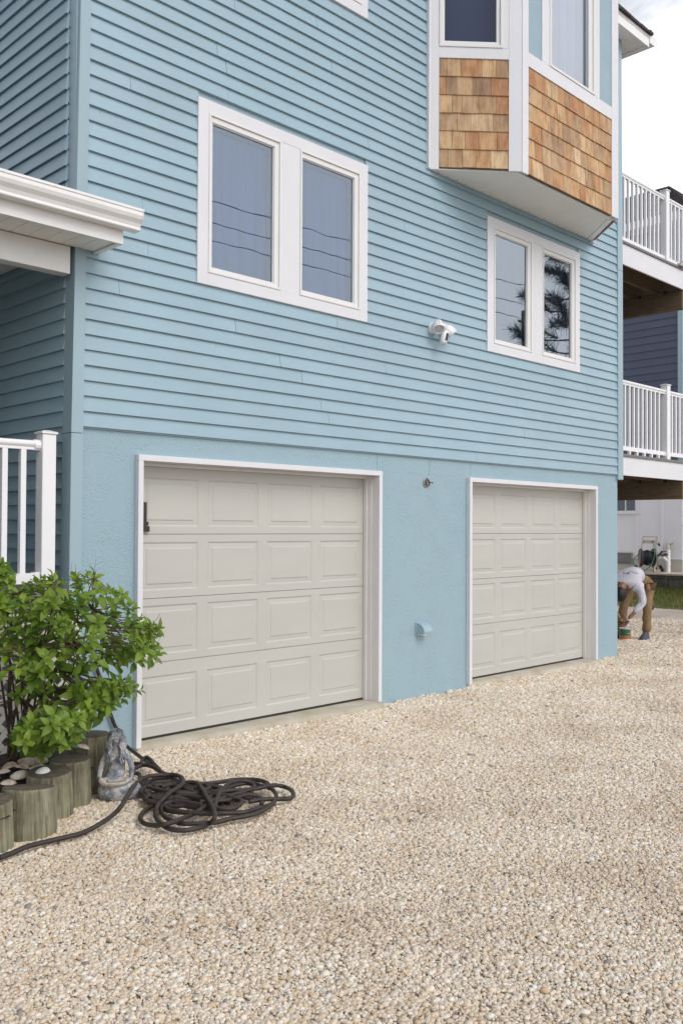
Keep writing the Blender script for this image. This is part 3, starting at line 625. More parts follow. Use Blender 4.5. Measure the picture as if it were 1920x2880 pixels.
b = MB(); FL(b, 0.135, 0.862, -0.02, 0.012, 5.459, 5.464); part(b, 'raw_edge_board', 'timber', BAY)

# ---- main eaves at the far top corner
ZE = 8.351; EX, EY = 7.960, -0.236
EAVE = part_empty('eaves', HOUSE)
b = MB(); b.box(-1.0, EX, EY, EY+0.02, ZE, ZE+0.155); part(b, 'fascia', 'gutter', EAVE, bevel=0.002)
b = MB(); b.box(EX-0.02, EX, EY+0.0205, 9.4, ZE, ZE+0.155); part(b, 'fascia', 'gutter', EAVE)
b = MB(); b.box(-1.0, EX, EY-0.006, EY, ZE+0.125, ZE+0.165); part(b, 'drip_edge', 'gutter', EAVE)
for i in range(9):
    b = MB(); y0 = EY+0.021+i*0.125; b.box(7.55, EX-0.0205, y0+0.001, y0+0.123, ZE+0.012, ZE+0.02); part(b, 'soffit_board', 'soffit', EAVE)
b = MB(); b.box(-1.0, 7.549, EY+0.021, 9.3, ZE+0.012, ZE+0.02); part(b, 'soffit_board', 'soffit', EAVE)
b = MB(); b.box(7.90, 7.93, EY+0.03, 1.0, ZE-0.004, ZE+0.011); part(b, 'soffit_channel', 'soffit', EAVE)
rng = random.Random(8); x = -1.0
for i in range(40):
    x1 = x+rng.uniform(0.22, 0.36); x1 = min(x1, EX+0.05)
    b = MB(); o = rng.uniform(0, 0.02)
    b.hexa([(x, EY-0.03-o, ZE+0.166), (x1-0.004, EY-0.03-o, ZE+0.166), (x1-0.004, EY+0.32, ZE+0.20), (x, EY+0.32, ZE+0.20), (x, EY-0.03-o, ZE+0.185+rng.uniform(0, 0.035)), (x1-0.004, EY-0.03-o, ZE+0.19+rng.uniform(0, 0.025)), (x1-0.004, EY+0.32, ZE+0.25), (x, EY+0.32, ZE+0.25)])
    part(b, 'roof_shingle', 'roof', EAVE); x = x1
    if x >= EX+0.05: break
b = MB(); b.hexa([(-1.0, EY+0.1, ZE+0.16), (EX, EY+0.1, ZE+0.16), (EX, 9.4, ZE+0.16), (-1.0, 9.4, ZE+0.16), (-1.0, EY+0.3, ZE+0.2), (EX, EY+0.3, ZE+0.2), (5.6, 4.5, ZE+1.0), (1.0, 4.5, ZE+1.0)]); part(b, 'roof_deck', 'roof', EAVE)
GP = [(0, 0.145), (0.02, 0.145), (0.02, 0.02), (0.10, 0.02), (0.125, 0.075), (0.165, 0.11), (0.165, 0.15), (0.15, 0.15), (0.15, 0.12), (0.115, 0.09), (0.09, 0.035), (0.03, 0.035)]
b = MB(); b.prism([(EX+0.003+p[0]*1.25, EY-0.01, ZE+0.06+p[1]) for p in [(0, 0), (0.115, 0), (0.135, 0.05), (0.165, 0.085), (0.165, 0.125), (0, 0.125)]], (0, 9.0, 0)); part(b, 'gutter', 'gutter', EAVE, recalc=True)

# ---- side porch at the left
PX, PY, PZ = -0.343, -0.362, 3.723
PORCH = part_empty('porch', HOUSE)
b = MB(); b.box(-4.5, PX, PY, PY+0.022, PZ, PZ+0.13); part(b, 'fascia', 'gutter', PORCH, bevel=0.002)
b = MB(); b.box(PX-0.02, PX, PY+0.0225, -0.0225, PZ, PZ+0.24); part(b, 'fascia', 'gutter', PORCH)
for i in range(30):
    x1 = -0.395-i*0.128; b = MB(); b.box(x1-0.124, x1, PY+0.0225, -0.024, PZ+0.010, PZ+0.018); part(b, 'soffit_board', 'soffit', PORCH)
    if x1 < -2.2: break
b = MB(); b.box(-4.5, x1-0.125, PY+0.0225, -0.024, PZ+0.010, PZ+0.018); part(b, 'soffit_board', 'soffit', PORCH)
b = MB(); b.box(-4.5, -0.575, -0.0235, 4.4, PZ+0.022, PZ+0.05); part(b, 'soffit_board', 'soffit', PORCH)
b = MB(); b.box(-0.392, PX-0.0205, PY+0.0225, -0.0225, PZ-0.004, PZ+0.018); part(b, 'soffit_channel', 'soffit', PORCH, bevel=0.002)
b = MB(); b.box(-4.5, -0.573, -0.023, 0.085, 3.530, PZ+0.006); part(b, 'beam', 'gutter', PORCH, bevel=0.003)
b = MB(); b.box(-2.4, -2.28, 0.086, 4.3, 3.53, PZ+0.006); part(b, 'beam', 'gutter', PORCH)
# gutter with a moulded face
GC = [(0.0, 0.0), (-0.078, 0.0), (-0.082, 0.006), (-0.080, 0.022), (-0.090, 0.045), (-0.112, 0.068), (-0.122, 0.090), (-0.122, 0.116), (-0.128, 0.118), (-0.128, 0.134), (-0.118, 0.136), (-0.112, 0.126), (-0.004, 0.126)]
b = MB(); b.prism([(-4.5, PY-0.001+p[0], PZ+0.098+p[1]*1.08) for p in GC], (4.5+PX+0.085, 0, 0)); gt = part(b, 'gutter', 'gutter', PORCH, recalc=True)
b = MB(); b.prism([(PX+0.0855, PY-0.0005+p[0]*1.03, PZ+0.097+p[1]*1.1) for p in GC], (0.004, 0, 0)); part(b, 'end_cap', 'gutter', gt, recalc=True)
b = MB(); b.hexa([(-4.5, PY-0.02, PZ+0.21), (PX+0.02, PY-0.02, PZ+0.21), (PX+0.02, -0.024, PZ+0.28), (-4.5, -0.024, PZ+0.28), (-4.5, PY-0.02, PZ+0.225), (PX+0.02, PY-0.02, PZ+0.225), (PX+0.02, -0.024, PZ+0.30), (-4.5, -0.024, PZ+0.30)]); part(b, 'roof_deck', 'roof', PORCH)
b = MB(); b.hexa([(-4.5, -0.023, PZ+0.28), (-0.56, -0.023, PZ+0.28), (-0.56, 4.4, PZ+0.9), (-4.5, 4.4, PZ+0.9), (-4.5, -0.023, PZ+0.30), (-0.56, -0.023, PZ+0.30), (-0.56, 4.4, PZ+0.92), (-4.5, 4.4, PZ+0.92)]); part(b, 'roof_deck', 'roof', PORCH)
for i in range(28):
    b = MB(); y0 = 0.02+i*0.15; b.box(-4.5, -0.552, y0, y0+0.145, 1.215, 1.245); part(b, 'floor_board', 'deckgrey', PORCH)
b = MB(); b.box(-4.5, -0.575, -0.035, -0.005, 1.10, 1.245); part(b, 'skirt_board', 'deckgrey', PORCH)
b = MB(); b.box(-4.5, -0.575, 4.4, 4.5, 1.25, 3.7); part(b, 'back_wall', 'blue_trim', PORCH)
b = MB(); b.box(-3.4, -3.3, 0.09, 4.39, 1.25, 3.7); part(b, 'added_side_wall', 'blue_trim', PORCH)  # added out of view to keep light out of the porch
# lattice skirt below the porch floor
lat = part_empty('lattice', PORCH)
LX0, LX1, LZ0, LZ1, LY = -2.6, -0.493, 0.10, 1.09, -0.062
for (a, b0, c, d_) in ((LX1-0.04, LX1, LZ0, LZ1), (LX0, LX1-0.0405, LZ0, LZ0+0.04), (LX0, LX1-0.0405, LZ1-0.04, LZ1)):
    b = MB(); b.box(a, b0, LY-0.012, LY+0.012, c, d_); part(b, 'frame', 'lattice', lat)
def clipline(c, sgn):
    pts = []
    for z in (LZ0+0.02, LZ1-0.02):
        x = c+sgn*(z-LZ0); pts.append((x, z))
    (xa, za), (xb, zb) = pts
    def clampx(X):
        t = (X-xa)/(xb-xa); return (X, za+(zb-za)*t)
    P = [(xa, za), (xb, zb)]
    for i in (0, 1):
        if P[i][0] < LX0: P[i] = clampx(LX0)
        if P[i][0] > LX1-0.02: P[i] = clampx(LX1-0.02)
    return P
for sgn, yy in ((1, LY-0.004), (-1, LY+0.0045)):
    c = LX0-1.0
    while c < LX1+1.0:
        P = clipline(c, sgn); c += 0.125
        if abs(P[0][0]-P[1][0]) < 0.05 or not (LZ0 <= P[0][1] <= LZ1 and LZ0 <= P[1][1] <= LZ1): continue
        b = MB(); b.beam((P[0][0], yy, P[0][1]), (P[1][0], yy, P[1][1]), 0.008, 0.040, (-sgn*1.0, 0, 1.0)); part(b, 'slat', 'lattice', lat)
# ------------------------------------------------------------------ white railings and decks
def cap_post(parent, x0, x1, y0, y1, z0, z1, mat='vinyl'):
    b = MB(); b.box(x0, x1, y0, y1, z0, z1); b.build('rail_post', MT[mat], parent, bevel=0.006)
    o = 0.009; b = MB(); b.box(x0-o, x1+o, y0-o, y1+o, z1+0.0005, z1+0.014); cx, cy = (x0+x1)/2, (y0+y1)/2
    b.hexa([(x0-o, y0-o, z1+0.0145), (x1+o, y0-o, z1+0.0145), (x1+o, y1+o, z1+0.0145), (x0-o, y1+o, z1+0.0145), (cx-0.02, cy-0.02, z1+0.028), (cx+0.02, cy-0.02, z1+0.028), (cx+0.02, cy+0.02, z1+0.028), (cx-0.02, cy+0.02, z1+0.028)])
    b.build('post_cap', MT[mat], parent, bevel=0.002)
def top_rail(parent, x0, x1, yc, z0, z1):
    w = 0.032; h = z1-z0; P = [(-w*0.62, 0), (w*0.62, 0), (w*0.62, h*0.30), (w*0.8, h*0.38), (w, h*0.55), (w, h*0.75), (w*0.75, h*0.93), (w*0.35, h), (-w*0.35, h), (-w*0.75, h*0.93), (-w, h*0.75), (-w, h*0.55), (-w*0.8, h*0.38), (-w*0.62, h*0.30)]
    b = MB(); b.prism([(x0, yc+p[0], z0+p[1]) for p in P], (x1-x0, 0, 0)); o = b.build('top_rail', MT['vinyl'], parent, recalc=True, bevel=0.002); return o
RAIL = thing('porch_railing', 'white porch railing with square balusters behind the green shrub', 'railing', (-0.75, -0.02, 1.245))
cap_post(RAIL, -0.790, -0.686, -0.060, 0.044, 1.246, 2.350)
top_rail(RAIL, -3.0, -0.790, -0.010, 2.232, 2.300)
b = MB(); b.prism([(-0.835, -0.010+0.036*math.cos(a*math.pi/6), 2.268+0.040*math.sin(a*math.pi/6)) for a in range(12)], (0.045, 0, 0)); b.build('rail_bracket', MT['vinyl'], RAIL, recalc=True)
b = MB(); b.box(-3.0, -0.791, -0.038, 0.018, 1.290, 1.365); b.build('bottom_rail', MT['vinyl'], RAIL, bevel=0.003)
b = MB(); b.box(-0.83, -0.7905, -0.042, 0.022, 1.286, 1.371); b.build('rail_bracket', MT['vinyl'], RAIL, bevel=0.003)
for i in range(9):
    x = -0.914-i*0.134; b = MB(); b.box(x-0.020, x+0.020, -0.030, 0.010, 1.3655, 2.2318); b.build('baluster', MT['vinyl'], RAIL, bevel=0.002)

def deck(name, label, ztop, zbot, rail_t, rail_u, rb_t, rb_b, postx, capz, balx, balz0, xb=9.8, xr=11.0):
    D = thing(name, label, 'deck', (7.8, 0.08, zbot), 0, 'decks on the side of the house')
    y = 0.08
    b = MB(); b.box(7.62, xr, y, y+0.025, zbot, ztop-0.035); part(b, 'fascia', 'white', D, bevel=0.002)
    b = MB(); b.box(7.62, xr, y-0.022, y+0.14, ztop-0.034, ztop); part(b, 'deck_board', 'deckgrey', D, bevel=0.003)
    for i in range(1, 26):
        b = MB(); b.box(7.55, xr, y+i*0.145, y+i*0.145+0.139, ztop-0.030, ztop-0.002); part(b, 'deck_board', 'deckgrey', D)
    for i in range(9):
        b = MB(); yj = y+0.031+i*0.41 if i else y+0.0255; b.box(7.55, xr, yj, yj+0.040, zbot+0.02, ztop-0.0355); part(b, 'joist', 'timber', D)
    b = MB(); b.box(xb-0.04, xb+0.04, y+0.03, 4.0, zbot-0.28, zbot+0.0195); part(b, 'beam', 'timber', D)
    b = MB(); b.box(xb-0.0405-0.04, xb-0.041, y+0.03, 4.0, zbot-0.28, zbot+0.0195); part(b, 'beam', 'timber', D)
    for i in range(4):
        yj = 0.35+i*0.42; b = MB(); b.box(xb-0.094, xb-0.0815, yj, yj+0.05, zbot-0.02, zbot+0.03); b.box(xb-0.10, xb-0.0943, yj+0.012, yj+0.03, zbot-0.012, zbot+0.01); part(b, 'joist_bracket', 'bronze', D)
    cap_post(D, postx, postx+0.105, y+0.010, y+0.115, ztop+0.001, capz)
    cap_post(D, xr-0.12, xr-0.015, y+0.010, y+0.115, ztop+0.001, capz)
    for (a, c) in ((7.60, postx-0.0005), (postx+0.1055, xr-0.1205)):
        top_rail(D, a, c, y+0.062, rail_u, rail_t)
        b = MB(); b.box(a, c, y+0.036, y+0.088, rb_b, rb_t); part(b, 'bottom_rail', 'vinyl', D, bevel=0.003)
    x = balx
    xs_ = []
    while x > 7.64: xs_.append(x); x -= 0.129
    x = balx+0.129+0.105+0.06
    while x < xr-0.16: xs_.append(x); x += 0.129
    for x in xs_:
        b = MB(); b.box(x-0.018, x+0.018, y+0.044, y+0.080, rb_t+0.0005, rail_u-0.0005); part(b, 'baluster', 'vinyl', D, bevel=0.002)
    # the railing on the deck's other side, glimpsed between the balusters
    top_rail(D, 7.62, xr, 3.60, rail_u, rail_t); b = MB(); b.box(7.62, xr, 3.575, 3.625, rb_b, rb_t); part(b, 'bottom_rail', 'vinyl', D)
    x = 7.7
    while x < xr: b = MB(); b.box(x-0.018, x+0.018, 3.582, 3.618, rb_t+0.0005, rail_u-0.0005); part(b, 'baluster', 'vinyl', D); x += 0.258
    return D
UPD = deck('deck', 'upper white deck on the house side, its railing against the sky', 5.700, 5.378, 6.700, 6.632, 5.785, 5.722, 9.165, 6.775, 8.985, 0)
LOD = deck('deck', 'lower white deck on the house side, just above the painter', 2.735, 2.440, 3.782, 3.714, 2.852, 2.792, 9.185, 3.848, 9.005, 0)
for sx in range(6):
    b = MB(); x = 7.85+sx*0.22; b.box(x-0.02, x+0.02, 0.105, 0.145, 2.7355, 2.7915); part(b, 'rail_foot', 'vinyl', LOD)
# support posts of the decks stand at the outer corner, out of the frame
for z0, z1, D in ((-0.1, 2.16, LOD), (2.74, 5.09, UPD)):
    b = MB(); b.box(10.75, 10.9, 0.2, 0.35, z0, z1); part(b, 'support_post', 'timber', D)
b = MB(); b.beam((9.48, 0.045, 5.712), (9.60, 0.045, 5.712), 0.06, 0.035); b.beam((9.56, 0.045, 5.73), (9.72, 0.02, 5.86), 0.028, 0.028); b.tube([(9.60, 0.06, 5.72), (9.60, 0.03, 5.70)], 0.03, 10)
BRK = b.build('clamp_bracket', MT['steel'], None, bevel=0.003); tag(BRK, 'grey metal bracket clamped to the edge of the upper deck', 'bracket')

# ------------------------------------------------------------------ things on the wall
FLD = thing('floodlight_camera', 'white floodlight camera on the blue clapboards beside the far window', 'security camera', (3.56, -0.02, 3.78))
b = MB(); b.tube([(3.545, -0.015, 3.785), (3.545, -0.052, 3.785)], [0.062, 0.058], 20); part(b, 'base_plate', 'vinyl', FLD, smooth=False, bevel=0.004)
def lamp_head(c, d, parent):
    c = Vector(c); d = Vector(d).normalized(); q = d.to_track_quat('Z', 'Y').to_matrix().to_4x4()
    b = MB(); b.lathe([(0.022, -0.085), (0.036, -0.075), (0.052, -0.04), (0.060, 0.0), (0.064, 0.045), (0.060, 0.047), (0.050, 0.03)], (0, 0, 0), 20)
    for k in range(5):
        a = 0.55*(k-2); b.beam((0.03*math.sin(a), 0.045*math.cos(a)+0.006, -0.07), (0.055*math.sin(a), 0.058*math.cos(a)+0.006, 0.03), 0.006, 0.012)
    b.xf(Matrix.Translation(c) @ q); o = b.build('lamp_head', MT['vinyl'], parent, smooth=True)
    b = MB(); b.lathe([(0.0001, 0.032), (0.049, 0.031)], (0, 0, 0), 20); b.xf(Matrix.Translation(c) @ q); b.build('lens', MT['can_metal'], o)
lamp_head((3.525, -0.125, 3.785), (-0.35, -0.45, -0.72), FLD)
lamp_head((3.72, -0.115, 3.765), (0.55, -0.45, -0.70), FLD)
b = MB(); b.tube([(3.545, -0.05, 3.785), (3.60, -0.07, 3.82), (3.68, -0.09, 3.83)], 0.020, 10); b.tube([(3.545, -0.05, 3.785), (3.53, -0.10, 3.80)], 0.022, 10); part(b, 'arm', 'vinyl', FLD, smooth=True)
cm = MB(); cm.lathe([(0.001, -0.075), (0.030, -0.072), (0.038, -0.058), (0.040, 0.0), (0.040, 0.055), (0.030, 0.068), (0.001, 0.072)], (0, 0, 0), 18)
cq = Matrix.Translation((3.61, -0.135, 3.685)) @ Matrix.Rotation(R(16), 4, 'Y'); cm.xf(cq); part(cm, 'camera_body', 'vinyl', FLD, smooth=True)
b = MB(); n = 6
for i in range(n+1):
    a = R(-112+i*52/n); b.v += [(0.0412*math.cos(a), 0.0412*math.sin(a), -0.045), (0.0412*math.cos(a), 0.0412*math.sin(a), 0.040)]
b.f += [(2*i, 2*i+2, 2*i+3, 2*i+1) for i in range(n)]
b.xf(cq @ Matrix.Rotation(R(-8), 4, 'Z')); part(b, 'camera_window', 'black', FLD)

JB = thing('junction_box', 'round open grey electrical box with loose wires between the garage doors', 'electrical box', (3.482, -0.002, 2.168))
b = MB(); b.lathe([(0.050, -0.012), (0.052, 0.004), (0.047, 0.006), (0.044, -0.002), (0.001, -0.003)], (0, 0, 0), 24)
b.xf(Matrix.Translation((3.482, -0.006, 2.168)) @ Matrix.Rotation(R(90), 4, 'X')); part(b, 'rim', 'steel', JB, smooth=True)
b = MB(); b.lathe([(0.0435, 0.0), (0.001, 0.0005)], (0, 0, 0), 20); b.xf(Matrix.Translation((3.482, -0.0055, 2.168)) @ Matrix.Rotation(R(90), 4, 'X')); part(b, 'back_plate', 'vent', JB)
for (pts, m_) in (([(3.47, -0.008, 2.19), (3.455, -0.02, 2.18), (3.46, -0.02, 2.155), (3.475, -0.012, 2.14)], 'wire'), ([(3.49, -0.008, 2.20), (3.512, -0.022, 2.185), (3.515, -0.022, 2.15), (3.50, -0.01, 2.13)], 'wire'), ([(3.50, -0.008, 2.165), (3.53, -0.03, 2.172), (3.548, -0.03, 2.166)], 'wire'), ([(3.478, -0.008, 2.175), (3.49, -0.02, 2.155), (3.485, -0.02, 2.13)], 'steel')):
    b = MB(); b.tube(pts, 0.0045, 6); part(b, 'wire', m_, JB, smooth=True)
b = MB(); b.ball((3.550, -0.03, 2.166), 0.008, 8, 6); part(b, 'wire_nut', 'black', JB, smooth=True)

VH = thing('vent_hood', 'small pale blue vent hood low on the wall between the garage doors', 'vent hood', (3.42, -0.002, 0.63))
b = MB(); b.box(3.318, 3.478, -0.012, -0.0005, 0.592, 0.726); part(b, 'back_plate', 'blue_trim', VH, bevel=0.003)
P = [(-0.0125, 0.722)]+[(-0.0125-0.098*math.sin(R(a)), 0.632+0.088*math.cos(R(a))) for a in range(12, 100, 11)]+[(-0.106, 0.612), (-0.0125, 0.612)]
b = MB(); b.prism([(3.330, p[0], p[1]) for p in P], (0.134, 0, 0)); o = part(b, 'hood', 'vent_blue' if 'vent_blue' in MT else 'blue_trim', VH, recalc=True)
b = MB(); b.box(3.345, 3.45, -0.085, -0.0128, 0.597, 0.6115); part(b, 'flap', 'soffit', VH)

# ------------------------------------------------------------------ garden bed, logs, shells
b = MB(); rngb = random.Random(3); pts = [(-4.5, -3.2), (-2.3, -1.85), (-1.80, -1.42), (-1.42, -1.18), (-1.14, -0.97), (-0.92, -0.80), (-0.66, -0.62), (-0.56, -0.42), (-0.56, -0.04), (-4.5, -0.04)]
n = len(pts); ring_ = []
from mathutils.geometry import tessellate_polygon
gx = [(-4.5+i*0.12) for i in range(34)]; gy = [(-3.2+j*0.12) for j in range(28)]
def inpoly(x, y, P):
    c = False
    for i in range(len(P)):
        x1, y1 = P[i]; x2, y2 = P[(i+1) % len(P)]
        if (y1 > y) != (y2 > y) and x < (x2-x1)*(y-y1)/(y2-y1)+x1: c = not c
    return c
vid = {}
for i in range(33):
    for j in range(27):
        if inpoly(gx[i]+0.06, gy[j]+0.06, pts):
            q = []
            for (a, c) in ((i, j), (i+1, j), (i+1, j+1), (i, j+1)):
                if (a, c) not in vid:
                    vid[(a, c)] = len(b.v); b.v.append((gx[a], min(gy[c], -0.03), 0.140+0.03*noise.noise(Vector((gx[a]*4, gy[c]*4, 1)))))
                q.append(vid[(a, c)])
            b.f.append(tuple(q))
structure(b.build('garden_soil', MT['soil'], smooth=True))
LOGS = [(-1.676, -1.271, 0.116, 0.220, 'leftmost weathered round log post, cut off by the picture edge'),
        (-1.421, -1.185, 0.148, 0.222, 'thickest weathered log post, with a pale slanting top, in front of the shells'),
        (-1.185, -0.964, 0.133, 0.224, 'weathered log post with a white shell lying on top'),
        (-0.967, -0.819, 0.126, 0.236, 'greenish log post between the shell-topped log and the tallest log'),
        (-0.725, -0.654, 0.121, 0.325, 'tallest log post, half hidden behind the mermaid statue')]
for i, (x, y, r, zt, lab) in enumerate(LOGS):
    T = thing('log_post', lab, 'log post', (x, y, -0.05), 0, 'upright logs edging the garden bed')
    ph = i*1.7; wob = lambda th, z, ph=ph: 1+0.025*math.sin(3*th+ph)+0.015*math.sin(7*th+2*ph)+0.006*math.sin(19*th)
    tilt = (0.01, -0.025, 0.012, 0.0, 0.0)[i]
    b = MB(); b.lathe([(r*1.05, -0.10), (r*1.045, 0.02), (r*1.0, zt*0.6), (r*0.965, zt-0.012), (r*0.94, zt)], (x, y, 0), 40, wob=wob)
    top = [list(p) for p in b.v]
    for k in range(3*40, 5*40): top[k][2] += tilt*((top[k][0]-x)*0.7+(top[k][1]-y)*0.7)*6
    b.v = [tuple(p) for p in top]; b.f = b.f[:-1]; part(b, 'log', 'log', T, smooth=False)
    c = MB(); ringv = b.v[4*40:5*40]; cz = sum(p[2] for p in ringv)/40
    c.v = [(p[0], p[1], p[2]+0.0005) for p in ringv]+[(x+(p[0]-x)*0.5, y+(p[1]-y)*0.5, cz+(p[2]-cz)*0.5+0.003) for p in ringv]+[(x, y, cz+0.001)]
    c.f = [(k, (k+1) % 40, 40+(k+1) % 40, 40+k) for k in range(40)]+[(40+k, 40+(k+1) % 40, 80) for k in range(40)]; part(c, 'cut_end', 'log_end', T)
def shell_mesh(b, L_, Wd, H, mat4, thick=True):
    n, m_ = 14, 7; vs = []
    for i in range(m_+1):
        f = i/m_
        for j in range(n):
            a = 2*math.pi*j/n; rr = f*(1+0.06*math.cos(a)); x = rr*L_*math.cos(a)*0.5; y = rr*Wd*math.sin(a)*0.5-0.12*Wd*(1-f)
            vs.append((x, y, H*(1-f*f)+0.004*math.sin(9*f*3.14)*0.15))
    fs = [(i*n+j, i*n+(j+1) % n, (i+1)*n+(j+1) % n, (i+1)*n+j) for i in range(m_) for j in range(n)]
    b.add([mat4 @ Vector(v_) for v_ in vs], fs)
def shell(loc, L_, Wd, H, rx, ry, rz, mat, label, open_=False, group='sea shells in the garden bed'):
    b = MB(); mt = Matrix.Translation(loc) @ Matrix.Rotation(rz, 4, 'Z') @ Matrix.Rotation(ry, 4, 'Y') @ Matrix.Rotation(rx, 4, 'X')
    shell_mesh(b, L_, Wd, H, mt)
    if open_: shell_mesh(b, L_*0.97, Wd*0.97, H*0.8, mt)
    o = b.build('sea_shell', MT[mat], None, smooth=True); sd_ = o.modifiers.new('thick', 'SOLIDIFY'); sd_.thickness = 0.004
    tag(o, label, 'shell', group)
shell((-1.215, -0.945, 0.222), 0.100, 0.078, 0.028, 0.05, 0.0, 0.5, 'white_shell', 'smooth white clam shell lying on top of a log post')
SH = [((-1.115, -0.535, 0.185), 0.15, 0.10, 0.035, 0.35, 0.1, 0.4, 'open brown-lipped shell behind the white shell, near the shrub stems'), ((-1.250, -0.58, 0.185), 0.13, 0.10, 0.032, -0.2, 0.2, 1.2, 'ridged shell left of the open brown shell, under the stems'),
      ((-1.290, -0.80, 0.185), 0.125, 0.085, 0.03, 0.25, -0.1, 0.2, 'pale pointed shell just left of the shell-topped log'), ((-1.408, -0.90, 0.182), 0.12, 0.08, 0.022, 0.1, 0.1, 0.6, 'flat shell behind the thickest log'),
      ((-1.150, -0.755, 0.190), 0.15, 0.08, 0.026, 0.35, 0.0, 0.5, 'long tilted shell between the logs and the soil'), ((-1.030, -0.53, 0.185), 0.11, 0.085, 0.028, 0.4, 0.2, -0.3, 'small shell in shade behind the green log'),
      ((-1.322, -0.65, 0.18), 0.095, 0.07, 0.022, 0.0, 0.2, 2.0, 'broken brown shell at the foot of the shrub'), ((-0.838, -0.735, 0.270), 0.10, 0.08, 0.02, 0.2, 0.3, 0.3, 'cream shell beside the tallest log'),
      ((-1.20, -0.66, 0.185), 0.10, 0.08, 0.025, 0.3, -0.2, 2.4, 'grey-brown shell half under the open shell'), ((-1.42, -0.72, 0.18), 0.11, 0.08, 0.02, 0.1, 0.2, 1.0, 'weathered shell at the left picture edge')]
for (l, a, w_, h_, rx, ry, rz, lab) in SH: shell(l, a, w_, h_, rx, ry, rz, 'shell', lab, True)
shell((-0.62, -1.145, -0.022), 0.10, 0.05, 0.012, 0.1, 0.0, -0.78, 'shell', 'flat shell fragment lying at the foot of the mermaid statue', False)
b = MB(); 
for i in range(46):
    rr = random.Random(i*3+1); x = rr.uniform(-1.75, -0.75); y = rr.uniform(-1.05, -0.3)
    if not inpoly(x, y-0.12, pts): continue
    a = rr.uniform(0, 3.1); l = rr.uniform(0.03, 0.10); z = 0.165+rr.uniform(0, 0.015)
    b.beam((x, y, z), (x+l*math.cos(a), y+l*math.sin(a), z+rr.uniform(-0.01, 0.02)), 0.008, 0.005)
o = b.build('bark_litter', MT['bark']); o['kind'] = 'stuff'

